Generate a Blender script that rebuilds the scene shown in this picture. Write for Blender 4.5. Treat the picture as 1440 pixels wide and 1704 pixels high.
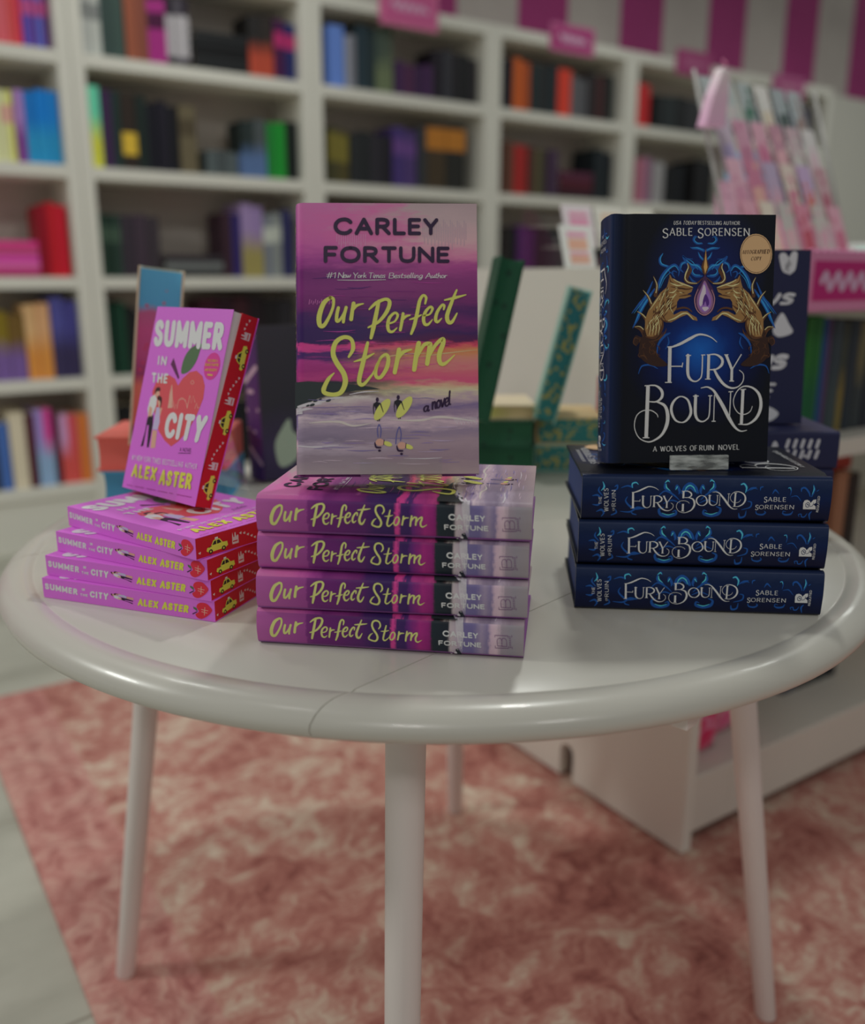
import bpy, bmesh, math, random
from math import sin, cos, pi, radians as R
from mathutils import Vector, Matrix
from mathutils.geometry import tessellate_polygon

random.seed(7)
scene = bpy.context.scene
col = scene.collection
for o in list(bpy.data.objects):
    bpy.data.objects.remove(o, do_unlink=True)

# ------------------------------------------------------------------ camera
FPX, PITCH, ROLL = 1501.8, .2549, .0021
ZT = .743                                   # height of the table top above the floor
EYE = Vector((0, 0, .318 + ZT))
_f = Vector((0, cos(PITCH), -sin(PITCH))); _u = Vector((0, sin(PITCH), cos(PITCH))); _r = Vector((1, 0, 0))
RT = _r * cos(ROLL) + _u * sin(ROLL); UP = _u * cos(ROLL) - _r * sin(ROLL)
cd = bpy.data.cameras.new('camera'); cam = bpy.data.objects.new('camera', cd); col.objects.link(cam)
cd.sensor_fit = 'HORIZONTAL'; cd.sensor_width = 36; cd.lens = FPX / 1440 * 36
m = Matrix((RT, UP, -_f)).transposed().to_4x4(); m.translation = EYE
cam.matrix_world = m
cd.clip_start = .02
cd.dof.use_dof = True; cd.dof.focus_distance = .83; cd.dof.aperture_fstop = 2.7
scene.camera = cam

# ------------------------------------------------------------------ light
scene.view_settings.view_transform = 'Standard'; scene.view_settings.look = 'None'
scene.view_settings.exposure = -.1; scene.view_settings.gamma = 1.0
scene.view_settings.use_curve_mapping = False
w = bpy.data.worlds.new('world'); scene.world = w; w.use_nodes = True
bg = w.node_tree.nodes['Background']; bg.inputs[0].default_value = (.97, 1.0, .96, 1); bg.inputs[1].default_value = .195

def lamp(x, y, z, size, power, colr=(.97, 1, .95)):
    l = bpy.data.lights.new('ceiling_or_fill_light', 'AREA'); l.shape = 'DISK'; l.size = size; l.energy = power; l.color = colr
    o = bpy.data.objects.new('ceiling_or_fill_light', l); o.location = (x, y, z); col.objects.link(o); return o
lamp(.38, 1.75, 2.75, .14, 10)
lamp(-.9, .5, 2.75, .3, 1.2, (1, .97, .96))
lamp(-.35, -1.7, 2.75, .4, 13, (1, .98, .95))  # added front fill, brightens the spines and covers facing the camera
lamp(1.3, -1.3, 2.75, .5, 8, (1, .98, .95))  # second added fill behind the camera, for upright surfaces
lamp(-1.3, 2.0, 2.75, .35, 4.5)
lamp(1.9, 2.6, 2.75, .4, 4)
lamp(-.6, 3.3, 2.75, .5, 5.5)
lamp(1.3, 4.3, 2.75, .5, 4)
lamp(3.2, 5.2, 2.75, .5, 7)
lamp(-2.3, .9, 2.3, .5, 24)  # added fill from the left, brightens the display unit's end panel

# ------------------------------------------------------------------ room frame: s along the bookcase wall, w towards it
PHI = R(33.87)
E2 = Vector((cos(PHI), sin(PHI), 0)); BK = Vector((-sin(PHI), cos(PHI), 0))
def room(s, wv, z=0): return E2 * s + BK * wv + Vector((0, 0, z))
def ray(x, y): return _f * FPX + RT * (x - 720) - UP * (y - 852)
def at_w(x, y, wv):                          # where the sight line through a photo pixel meets the plane w = wv
    d = ray(x, y); t = (wv - EYE.dot(BK)) / d.dot(BK); P = EYE + d * t
    return P.dot(E2), P.z
def at_z(x, y, z):
    d = ray(x, y); return EYE + d * ((z - EYE.z) / d.z)

# ------------------------------------------------------------------ materials
def lin(c): c = c / 255; return c / 12.92 if c <= .04045 else ((c + .055) / 1.055) ** 2.4
K = .50
def alb(c, k=None): return tuple(min(.92, lin(v) / (k or K)) for v in c) + (1,)
_mc = {}
def mat(name, c, rough=.55, k=None, metal=0, spec=.25, coat=0):
    key = (name, tuple(c), rough, k, metal)
    if key in _mc: return _mc[key]
    m = bpy.data.materials.new(name); m.use_nodes = True
    b = m.node_tree.nodes['Principled BSDF']
    b.inputs['Base Color'].default_value = alb(c, k); b.inputs['Roughness'].default_value = rough
    b.inputs['Metallic'].default_value = metal; b.inputs['Specular IOR Level'].default_value = spec
    b.inputs['Coat Weight'].default_value = coat
    _mc[key] = m; return m
class NT:                                    # small node-tree writer
    def __init__(s, name, rough=.5, spec=.4):
        s.m = bpy.data.materials.new(name); s.m.use_nodes = True; s.t = s.m.node_tree
        s.b = s.t.nodes['Principled BSDF']; s.b.inputs['Roughness'].default_value = rough
        s.b.inputs['Specular IOR Level'].default_value = spec
    def n(s, kind, **kw):
        nd = s.t.nodes.new('ShaderNode' + kind)
        for k, v in kw.items(): setattr(nd, k, v)
        return nd
    def l(s, a, b): s.t.links.new(a, b)
    def val(s, sock, v):
        if hasattr(v, 'node'): s.l(v, sock)
        else: sock.default_value = v
    def math(s, op, a, b=0.0, clamp=False):
        nd = s.n('Math', operation=op, use_clamp=clamp); s.val(nd.inputs[0], a); s.val(nd.inputs[1], b); return nd.outputs[0]
    def ramp(s, fac, stops, k=None, interp='LINEAR'):
        nd = s.n('ValToRGB'); r = nd.color_ramp; r.interpolation = interp
        while len(r.elements) > 1: r.elements.remove(r.elements[0])
        stops = sorted(stops, key=lambda q: q[0])
        r.elements[0].position = stops[0][0]; r.elements[0].color = alb(stops[0][1], k)
        for p, c in stops[1:]:
            e = r.elements.new(p); e.color = alb(c, k)
        s.val(nd.inputs[0], fac); return nd.outputs[0]
    def mix(s, fac, a, b, blend='MIX'):
        nd = s.n('Mix', data_type='RGBA', blend_type=blend); s.val(nd.inputs[0], fac)
        s.val(nd.inputs[6], a); s.val(nd.inputs[7], b); return nd.outputs[2]
    def noise(s, vec, scale, detail=4, rough=.55):
        nd = s.n('TexNoise'); s.val(nd.inputs['Vector'], vec); nd.inputs['Scale'].default_value = scale
        nd.inputs['Detail'].default_value = detail; nd.inputs['Roughness'].default_value = rough; return nd.outputs[0]
    def scaled(s, vec, sc, rot=(0, 0, 0)):
        nd = s.n('Mapping'); s.l(vec, nd.inputs[0]); nd.inputs['Scale'].default_value = sc; nd.inputs['Rotation'].default_value = rot; return nd.outputs[0]
    def uv(s):
        nd = s.n('UVMap'); sp = s.n('SeparateXYZ'); s.l(nd.outputs[0], sp.inputs[0]); return nd.outputs[0], sp.outputs[0], sp.outputs[1]
    def obj(s):
        nd = s.n('TexCoord'); return nd.outputs['Object']
    def done(s, c):
        s.l(c, s.b.inputs['Base Color']); return s.m
    def bump(s, h, strength=.2, dist=.002):
        nd = s.n('Bump'); nd.inputs['Strength'].default_value = strength; nd.inputs['Distance'].default_value = dist
        s.l(h, nd.inputs['Height']); s.l(nd.outputs[0], s.b.inputs['Normal'])

def acrylic_mat(name, tint=(.985, .995, .99), glint=.0):
    m = bpy.data.materials.new(name); m.use_nodes = True; t = m.node_tree; t.nodes.clear()
    out = t.nodes.new('ShaderNodeOutputMaterial'); mx = t.nodes.new('ShaderNodeMixShader')
    tr = t.nodes.new('ShaderNodeBsdfTransparent'); tr.inputs[0].default_value = tint + (1,)
    gl = t.nodes.new('ShaderNodeBsdfGlossy'); gl.inputs['Roughness'].default_value = .06; gl.inputs[0].default_value = (1, 1, 1, 1)
    lw = t.nodes.new('ShaderNodeLayerWeight'); lw.inputs[0].default_value = .5
    pw = t.nodes.new('ShaderNodeMath'); pw.operation = 'POWER'; pw.inputs[1].default_value = 4; t.links.new(lw.outputs['Facing'], pw.inputs[0])
    ma = t.nodes.new('ShaderNodeMath'); ma.operation = 'MULTIPLY_ADD'; ma.inputs[1].default_value = .7; ma.inputs[2].default_value = .03; t.links.new(pw.outputs[0], ma.inputs[0])
    t.links.new(ma.outputs[0], mx.inputs[0]); t.links.new(tr.outputs[0], mx.inputs[1]); t.links.new(gl.outputs[0], mx.inputs[2])
    last = mx.outputs[0]
    if glint:  # white diffuse streaks stand in for glints caught in the plastic
        m2 = t.nodes.new('ShaderNodeMixShader'); d = t.nodes.new('ShaderNodeBsdfDiffuse'); d.inputs[0].default_value = (.85, .88, .86, 1)
        tcx = t.nodes.new('ShaderNodeTexCoord'); nz = t.nodes.new('ShaderNodeTexNoise'); nz.inputs['Scale'].default_value = 90; mp = t.nodes.new('ShaderNodeMapping'); mp.inputs['Scale'].default_value = (.6, 1, 2.2); t.links.new(tcx.outputs['Object'], mp.inputs[0]); t.links.new(mp.outputs[0], nz.inputs['Vector']); rp = t.nodes.new('ShaderNodeMapRange'); rp.inputs[1].default_value = .38; rp.inputs[2].default_value = .62; rp.inputs[3].default_value = .12; rp.inputs[4].default_value = glint; t.links.new(nz.outputs[0], rp.inputs[0]); t.links.new(rp.outputs[0], m2.inputs[0]); t.links.new(last, m2.inputs[1]); t.links.new(d.outputs[0], m2.inputs[2]); last = m2.outputs[0]
    t.links.new(last, out.inputs[0]); return m

# ------------------------------------------------------------------ mesh helpers
def tag(o, label=None, cat=None, group=None, kind=None):
    for k, v in (('label', label), ('category', cat), ('group', group), ('kind', kind)):
        if v: o[k] = v
    return o
def link(name, me, parent=None):
    o = bpy.data.objects.new(name, me); col.objects.link(o)
    if parent: o.parent = parent
    return o
def empty(name, loc=(0, 0, 0), rot=(0, 0, 0)):
    o = bpy.data.objects.new(name, None); o.empty_display_size = .05; o.location = loc; o.rotation_euler = rot; col.objects.link(o); return o
def copy_tree(o, parent=None):
    c = o.copy(); col.objects.link(c)
    if parent: c.parent = parent
    for ch in list(o.children): copy_tree(ch, c)
    return c
class MB:
    def __init__(s): s.bm = bmesh.new(); s.mats = []
    def mi(s, m):
        if m not in s.mats: s.mats.append(m)
        return s.mats.index(m)
    def quad(s, vs, m=None, smooth=False):
        f = s.bm.faces.new([v if isinstance(v, bmesh.types.BMVert) else s.bm.verts.new(v) for v in vs])
        if m: f.material_index = s.mi(m)
        f.smooth = smooth; return f
    def box(s, a, b, m=None, M=None):
        (x0, y0, z0), (x1, y1, z1) = a, b
        v = [Vector(p) for p in ((x0, y0, z0), (x1, y0, z0), (x1, y1, z0), (x0, y1, z0), (x0, y0, z1), (x1, y0, z1), (x1, y1, z1), (x0, y1, z1))]
        if M: v = [M @ p for p in v]
        v = [s.bm.verts.new(p) for p in v]
        for q in ((3, 2, 1, 0), (4, 5, 6, 7), (0, 1, 5, 4), (1, 2, 6, 5), (2, 3, 7, 6), (3, 0, 4, 7)):
            f = s.bm.faces.new([v[i] for i in q])
            if m: f.material_index = s.mi(m)
        return s
    def prism(s, pts, h0, h1, axis='z', m=None, M=None):    # closed outline pushed along an axis
        def P(a, b, h):
            p = Vector((a, b, h) if axis == 'z' else (a, h, b) if axis == 'y' else (h, a, b)); return M @ p if M else p
        lo = [s.bm.verts.new(P(a, b, h0)) for a, b in pts]; hi = [s.bm.verts.new(P(a, b, h1)) for a, b in pts]
        n = len(pts); fs = [s.bm.faces.new(lo[::-1]), s.bm.faces.new(hi)]
        fs += [s.bm.faces.new((lo[i], lo[(i + 1) % n], hi[(i + 1) % n], hi[i])) for i in range(n)]
        if m:
            k = s.mi(m)
            for f in fs: f.material_index = k
        return s
    def tube(s, pts, rad, seg=10, m=None, cap=True):        # round bar through points, radius may vary
        pts = [Vector(p) for p in pts]; rings = []
        for i, p in enumerate(pts):
            d = (pts[min(i + 1, len(pts) - 1)] - pts[max(i - 1, 0)]).normalized()
            a = d.orthogonal().normalized() if i == 0 else (a - d * a.dot(d)).normalized()
            b = d.cross(a); r = rad[i] if isinstance(rad, (list, tuple)) else rad
            rings.append([s.bm.verts.new(p + (a * cos(2 * pi * k / seg) + b * sin(2 * pi * k / seg)) * r) for k in range(seg)])
        k = s.mi(m) if m else 0
        for A, B in zip(rings, rings[1:]):
            for j in range(seg):
                f = s.bm.faces.new((A[j], A[(j + 1) % seg], B[(j + 1) % seg], B[j])); f.smooth = True; f.material_index = k
        if cap:
            for rg in (rings[0][::-1], rings[-1]):
                f = s.bm.faces.new(rg); f.material_index = k
        return s
    def lathe(s, prof, seg=96, m=None, c=(0, 0)):
        k = s.mi(m) if m else 0; rings = []
        for r, z in prof:
            rings.append([s.bm.verts.new((c[0], c[1], z))] if r < 1e-6 else [s.bm.verts.new((c[0] + r * cos(2 * pi * j / seg), c[1] + r * sin(2 * pi * j / seg), z)) for j in range(seg)])
        for A, B in zip(rings, rings[1:]):
            for j in range(seg):
                j2 = (j + 1) % seg
                q = [A[0], B[j], B[j2]] if len(A) == 1 else [A[j], B[0], A[j2]] if len(B) == 1 else [A[j], B[j], B[j2], A[j2]]
                f = s.bm.faces.new(q); f.smooth = True; f.material_index = k
        return s
    def build(s, name, m=None, parent=None, bevel=0, seg=2, smooth_angle=None):
        me = bpy.data.meshes.new(name)
        bmesh.ops.recalc_face_normals(s.bm, faces=s.bm.faces[:])
        if bevel:
            bmesh.ops.bevel(s.bm, geom=[e for e in s.bm.edges if len(e.link_faces) == 2 and e.calc_face_angle(0) > .5], offset=bevel, segments=seg, affect='EDGES', profile=.6)
        s.bm.to_mesh(me); s.bm.free()
        for q in (s.mats or [m]): me.materials.append(q)
        if smooth_angle:
            me.shade_smooth(); me.set_sharp_from_angle(angle=smooth_angle)
        return link(name, me, parent)

# ------------------------------------------------------------------ printing: flat inked shapes laid on covers, spines and signs
def homography(src, dst):
    A = []
    for (x, y), (u, v) in zip(src, dst):
        A.append([x, y, 1, 0, 0, 0, -u * x, -u * y, u]); A.append([0, 0, 0, x, y, 1, -v * x, -v * y, v])
    n = 8
    for i in range(n):
        p = max(range(i, n), key=lambda q: abs(A[q][i])); A[i], A[p] = A[p], A[i]
        for j in range(n):
            if j != i and A[j][i]:
                f = A[j][i] / A[i][i]; A[j] = [a - f * b for a, b in zip(A[j], A[i])]
    h = [A[i][8] / A[i][i] for i in range(n)]
    def f(p):
        x, y = p; d = h[6] * x + h[7] * y + 1; return ((h[0] * x + h[1] * y + h[2]) / d, (h[3] * x + h[4] * y + h[5]) / d)
    return f
def crop(ox, oy, sc, H): return lambda p: H((ox + p[0] / sc, oy + p[1] / sc))
def smooth_pts(pts, wd, n=7, closed=False):
    if len(pts) < 3: return list(pts), list(wd)
    out, ow = [], []; N = len(pts)
    idx = (lambda i: i % N) if closed else (lambda i: max(0, min(N - 1, i)))
    for i in range(N if closed else N - 1):
        p0, p1, p2, p3 = (pts[idx(i + k)] for k in (-1, 0, 1, 2))
        w1, w2 = wd[idx(i)], wd[idx(i + 1)]
        for k in range(n):
            t = k / n; t2, t3 = t * t, t * t * t
            out.append(tuple(.5 * (2 * p1[c] + (p2[c] - p0[c]) * t + (2 * p0[c] - 5 * p1[c] + 4 * p2[c] - p3[c]) * t2 + (3 * p1[c] - p0[c] - 3 * p2[c] + p3[c]) * t3) for c in (0, 1)))
            ow.append(w1 + (w2 - w1) * t)
    if not closed: out.append(tuple(pts[-1])); ow.append(wd[-1])
    return out, ow
class Print:
    def __init__(s, place): s.place = place; s.v = []; s.f = []; s.mi = []; s.mats = []; s.z = 0; s.H = lambda p: p
    def up(s, k=1): s.z += 1.2e-5 * k
    def _m(s, m):
        if m not in s.mats: s.mats.append(m)
        return s.mats.index(m)
    def _v(s, p): s.v.append(s.place(*s.H(p), s.z)); return len(s.v) - 1
    def poly(s, pts, m, curve=False):
        if curve: pts, _ = smooth_pts(pts, [0] * len(pts), 6, True)
        k = s._m(m); base = len(s.v); s.z += 1.2e-6
        q = [s.H(p) for p in pts]
        for a, b in q: s.v.append(s.place(a, b, s.z))
        for t in tessellate_polygon([[Vector((a, b, 0)) for a, b in q]]):
            s.f.append([base + i for i in t]); s.mi.append(k)
    def stroke(s, pts, wd, m, curve=True, cap=True, closed=False, n=7):
        if not isinstance(wd, (list, tuple)): wd = [wd] * len(pts)
        if len(wd) != len(pts):
            L = len(wd) - 1; wd = [wd[int(i * L / (len(pts) - 1))] * (1 - (i * L / (len(pts) - 1)) % 1) + wd[min(L, int(i * L / (len(pts) - 1)) + 1)] * ((i * L / (len(pts) - 1)) % 1) for i in range(len(pts))]
        P, W = smooth_pts(pts, wd, n, closed) if curve else (list(pts), list(wd))
        if closed and not curve: pass
        k = s._m(m); N = len(P); prev = None; first = None; s.z += 1.2e-6      # each brush stroke lies a hair above the last
        for i in range(N):
            a = P[(i - 1) % N] if closed else P[max(0, i - 1)]; b = P[(i + 1) % N] if closed else P[min(N - 1, i + 1)]
            dx, dy = b[0] - a[0], b[1] - a[1]; L = math.hypot(dx, dy) or 1
            nx, ny = -dy / L * W[i] / 2, dx / L * W[i] / 2
            cur = (s._v((P[i][0] + nx, P[i][1] + ny)), s._v((P[i][0] - nx, P[i][1] - ny)))
            if prev: s.f.append([prev[0], prev[1], cur[1], cur[0]]); s.mi.append(k)
            else: first = cur
            prev = cur
            if cap and not closed and i in (0, N - 1):
                sg = -1 if i == 0 else 1; c = s._v(P[i]); r = W[i] / 2; fan = []
                for j in range(7):
                    th = -pi / 2 + pi * j / 6; ux, uy = dx / L * sg, dy / L * sg
                    fan.append(s._v((P[i][0] + r * (cos(th) * ux - sin(th) * uy), P[i][1] + r * (cos(th) * uy + sin(th) * ux))))
                for j in range(6): s.f.append([c, fan[j], fan[j + 1]]); s.mi.append(k)
        if closed: s.f.append([prev[0], prev[1], first[1], first[0]]); s.mi.append(k)
    def ell(s, cx, cy, rx, ry, m, rot=0, n=28):
        s.poly([(cx + rx * cos(t) * cos(rot) - ry * sin(t) * sin(rot), cy + rx * cos(t) * sin(rot) + ry * sin(t) * cos(rot)) for t in (2 * pi * i / n for i in range(n))], m)
    def text(s, txt, quad, m, style):
        H0 = s.H; q = [H0(p) for p in quad]               # TL TR BR BL
        wd = (math.dist(q[0], q[1]) + math.dist(q[3], q[2])) / 2; ht = (math.dist(q[0], q[3]) + math.dist(q[1], q[2])) / 2
        gap = style.get('gap', .16); total = 0; lay = []
        for ch in txt:
            if ch == ' ': total += style.get('space', .4); continue
            g = FONT[ch]; lay.append((total, g)); total += g[0] + gap
        total -= gap; sx = (wd / ht) / total
        asp = wd / ht; tw = style['w']; tn = style.get('t', tw); pad = tw / 2
        Hq = homography([(0, 1), (asp, 1), (asp, 0), (0, 0)], q)
        s.H = Hq
        for x0, g in lay:
            for typ, pts in g[1]:
                pp = []
                for x, y in pts:
                    xx = (x0 + x) * sx
                    xx = pad + xx * (asp - 2 * pad) / asp; yy = pad * .9 + y * (1 - 1.8 * pad)
                    pp.append((xx + style.get('shear', 0) * (yy - .5), yy))
                if typ == 'c': pp, _ = smooth_pts(pp, [0] * len(pp), 6)
                W = []
                for i in range(len(pp)):
                    a, b = pp[max(0, i - 1)], pp[min(len(pp) - 1, i + 1)]; L = math.hypot(b[0] - a[0], b[1] - a[1]) or 1
                    vert = abs(b[1] - a[1]) / L
                    if style.get('diag') and (b[0] - a[0]) * (b[1] - a[1]) > 0 and .2 < vert < .97: vert *= .35
                    W.append(tn + (tw - tn) * vert)
                if typ == 'l' and style.get('flare') and len(pp) == 2:
                    (ax, ay), (bx, by) = pp; fl = 1 + style['flare']
                    pp = [(ax + (bx - ax) * t, ay + (by - ay) * t) for t in (0, .12, .35, .65, .88, 1)]; w0 = W[0]; W = [w0 * fl, w0 * 1.08, w0 * .95, w0 * .95, w0 * 1.08, w0 * fl]
                s.stroke(pp, W, m, curve=False, cap=style.get('cap', True))
        s.H = H0
    def build(s, name, parent):
        me = bpy.data.meshes.new(name); me.from_pydata(s.v, [], s.f); me.polygons.foreach_set('material_index', s.mi)
        for q in s.mats: me.materials.append(q)
        me.update(); return link(name, me, parent)

FONT = {}
def glyph(ch, w, spec):
    st = []
    for part in spec.split(';'):
        t, *nums = part.split(); v = [float(x) / 100 for x in nums]; st.append((t, list(zip(v[::2], v[1::2]))))
    FONT[ch] = (w, st)
for row in '''A 74|l 0 0 37 100;l 37 100 74 0;l 13 34 61 34
B 58|l 0 0 0 100;c 0 100 30 100 48 92 50 77 44 60 28 54 0 54;c 28 54 50 48 57 28 50 8 30 0 0 0
C 74|c 74 80 62 94 44 100 20 93 4 72 0 50 4 28 20 7 44 0 62 6 74 20
D 70|l 0 0 0 100;c 0 100 30 100 54 92 67 72 70 50 67 28 54 8 30 0 0 0
E 50|l 0 0 0 100;l 0 100 50 100;l 0 52 44 52;l 0 0 50 0
F 50|l 0 0 0 100;l 0 100 50 100;l 0 50 43 50
G 78|c 74 80 62 94 44 100 20 93 4 72 0 50 4 28 20 7 44 0 62 6 74 20 76 45;l 76 45 48 45
H 66|l 0 0 0 100;l 66 0 66 100;l 0 52 66 52
I 3|l 1 0 1 100
K 60|l 0 0 0 100;l 0 42 56 100;l 18 56 60 0
L 48|l 0 0 0 100;l 0 0 48 0
M 84|l 0 0 0 100;l 0 100 42 20;l 42 20 84 100;l 84 100 84 0
N 68|l 0 0 0 100;l 0 100 68 0;l 68 0 68 100
O 82|c 41 100 18 93 4 74 0 50 4 26 18 7 41 0 64 7 78 26 82 50 78 74 64 93 41 100
P 56|l 0 0 0 100;c 0 100 30 100 50 92 56 73 48 52 30 45 0 45
Q 82|c 41 100 18 93 4 74 0 50 4 26 18 7 41 0 64 7 78 26 82 50 78 74 64 93 41 100;l 50 24 80 -8
R 60|l 0 0 0 100;c 0 100 30 100 49 92 54 75 48 57 30 50 0 50;l 26 50 60 0
S 54|c 52 84 40 97 26 100 8 92 3 75 12 60 28 52 46 42 53 26 46 8 27 0 12 3 0 18
T 60|l 0 100 60 100;l 30 100 30 0
U 66|c 0 100 0 60 1 30 10 8 33 0 56 8 65 30 66 60 66 100
V 70|l 0 100 35 0;l 35 0 70 100
W 104|l 0 100 27 0;l 27 0 52 92;l 52 92 77 0;l 77 0 104 100
X 62|l 0 100 62 0;l 0 0 62 100
Y 62|l 0 100 31 46;l 62 100 31 46;l 31 46 31 0
1 24|l 0 78 20 100;l 20 100 20 0
# 56|l 16 0 24 100;l 38 0 46 100;l 2 66 56 66;l 0 32 54 32
' 4|l 2 100 2 78
a 42|c 40 52 24 60 6 44 4 18 16 6 32 22 40 50;c 40 54 36 20 40 6 50 12
b 40|c 8 100 4 50 4 8 22 4 38 24 36 46 20 54 6 40
e 38|c 4 28 28 34 36 48 24 60 8 48 2 24 12 6 28 6 42 20
g 42|c 40 52 24 60 6 44 6 20 18 8 34 26 40 52;c 40 54 36 0 26 -26 8 -28 4 -14 24 0 46 14
h 42|c 8 100 6 50 4 6;c 5 28 20 52 34 52 34 24 36 8 46 10
i 14|c 6 54 4 18 10 8 18 12;c 9 76 10 78 11 77
k 42|c 8 100 6 50 4 6;l 8 28 36 56;l 16 34 42 8
l 18|c 12 100 6 50 6 14 18 10
m 66|c 6 54 5 30 4 6;c 5 28 18 54 30 50 30 24 29 6;c 30 28 44 54 56 50 54 20 58 8 68 12
n 44|c 6 54 5 30 4 6;c 5 28 20 54 34 50 34 24 36 8 46 10
o 40|c 22 58 6 46 4 20 16 6 32 14 38 38 24 58
r 32|c 6 54 5 30 4 6;c 5 26 14 46 32 54
s 34|c 32 52 18 58 8 46 18 34 28 22 20 8 2 10
t 30|c 16 86 10 40 12 10 28 12;c 0 60 16 60 32 64
u 44|c 6 54 4 24 12 8 26 16 38 54;c 38 54 36 20 40 8 50 14
v 40|c 4 54 12 24 16 6 28 28 40 58
w 60|c 4 54 8 20 14 6 26 30 32 52 34 20 38 8 52 28 60 58'''.split('\n'):
    k, spec = row.split('|'); ch, wv = k.split(); glyph(ch, float(wv) / 100, spec)

BOLD = dict(w=.22, t=.22, gap=.3, space=.6)
FLARE = dict(w=.13, t=.08, gap=.34, space=.5, flare=.35, diag=1, cap=False)
SERIFISH = dict(w=.16, t=.055, gap=.5, space=.5, flare=.5, diag=1, cap=False, shear=.18)
COND = dict(w=.25, t=.22, gap=.52, space=.55)
SCRIPT = dict(w=.075, t=.05, gap=.05, space=.3, shear=.2)

# ------------------------------------------------------------------ the room
WALLW = 4.08; SH_W = 3.741                   # wall plane and bookcase front plane
def rot_room(o, s=0, wv=0, z=0):
    o.location = room(s, wv, z); o.rotation_euler = (0, 0, PHI); return o
def floor_mat():
    t = NT('pale stone tile', .35); v = t.obj()
    br = t.n('TexBrick', offset=.5); t.l(v, br.inputs[0]); br.inputs['Scale'].default_value = 1
    br.inputs['Brick Width'].default_value = 1.2; br.inputs['Row Height'].default_value = .6; br.inputs['Mortar Size'].default_value = .004; br.inputs['Mortar Smooth'].default_value = .3
    n = t.noise(t.scaled(v, (1, 2.2, 1)), 2.2, 6, .6)
    c = t.ramp(n, [(.3, (122, 121, 111)), (.5, (140, 139, 129)), (.72, (152, 151, 141))])
    t.l(c, br.inputs['Color1']); t.l(c, br.inputs['Color2']); br.inputs['Mortar'].default_value = alb((118, 114, 104))
    return t.done(br.outputs[0])
fl = MB().box((-4, -4, -.1), (9, 4.6, 0)).build('floor', floor_mat()); rot_room(fl); tag(fl, 'pale stone tiled shop floor', 'floor', kind='structure')

def stripe_mat():
    t = NT('pink and white striped paint', .6); v = t.obj(); sp = t.n('SeparateXYZ'); t.l(v, sp.inputs[0])
    x = t.math('SUBTRACT', sp.outputs[0], 3.268); fr = t.math('FRACT', t.math('DIVIDE', x, .737))
    s = t.math('LESS_THAN', fr, .47)
    n = t.noise(v, 3, 3)
    white = t.ramp(n, [(.3, (146, 138, 134)), (.7, (154, 147, 142))]); pink = t.ramp(n, [(.3, (128, 40, 92)), (.7, (134, 44, 97))])
    return t.done(t.mix(s, white, pink))
wl = MB().box((-4, 0, 0), (9, .1, 3.1)).build('wall_back', stripe_mat()); rot_room(wl, 0, WALLW); tag(wl, 'wall painted in wide pink and white stripes above the bookcases', 'wall', kind='structure')
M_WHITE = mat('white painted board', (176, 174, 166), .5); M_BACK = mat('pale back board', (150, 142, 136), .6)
pn = MB().box((0, -.03, 0), (2.4, -.002, 2.28), M_WHITE).build('trim_1', None, bevel=.004); rot_room(pn, 2.511 + 3.12, WALLW); tag(pn, 'white wall panel right of the last bookcase', 'panel', kind='structure')

def rug_mat():
    t = NT('faded rose rug pile', .95, .1); v = t.obj(); sp = t.n('SeparateXYZ'); t.l(v, sp.inputs[0])
    warp = t.noise(v, 6, 3); a = t.math('MULTIPLY', warp, .35)
    vv = t.n('VectorMath', operation='ADD'); t.l(v, vv.inputs[0]); t.l(a, vv.inputs[1])
    n1 = t.noise(vv.outputs[0], 3.2, 6, .68); n2 = t.noise(vv.outputs[0], 19, 6, .72)
    vo = t.n('TexVoronoi', feature='SMOOTH_F1'); t.l(vv.outputs[0], vo.inputs['Vector']); vo.inputs['Scale'].default_value = 7
    streak = t.noise(t.scaled(v, (4, 60, 1)), 3, 3, .6)
    f = t.math('ADD', t.math('MULTIPLY', n1, .48), t.math('MULTIPLY', n2, .5)); f = t.math('ADD', f, t.math('MULTIPLY', vo.outputs['Distance'], .16)); f = t.math('ADD', f, t.math('MULTIPLY', streak, .10)); f = t.math('SUBTRACT', f, .05)
    c = t.ramp(f, [(.42, (106, 62, 58)), (.49, (134, 86, 79)), (.545, (148, 103, 94)), (.59, (156, 120, 109)), (.65, (168, 150, 135)), (.74, (180, 168, 154))])
    bx = t.math('LESS_THAN', sp.outputs[0], .16); st = t.math('SINE', t.math('MULTIPLY', sp.outputs[0], 130)); st = t.math('ADD', t.math('MULTIPLY', st, .05), n2)
    border = t.ramp(st, [(.35, (126, 76, 74)), (.52, (154, 106, 101)), (.68, (164, 126, 118))])
    t.bump(t.noise(v, 220, 2), .3, .003)
    return t.done(t.mix(t.math('MULTIPLY', bx, .75), c, border))
rug = MB().box((0, -3.4, 0), (2.9, 0, .008)).build('area_rug', rug_mat(), bevel=.003); rot_room(rug, .199, 2.40, 0)
tag(rug, 'faded rose pink patterned rug under the round white table', 'rug')

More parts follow.
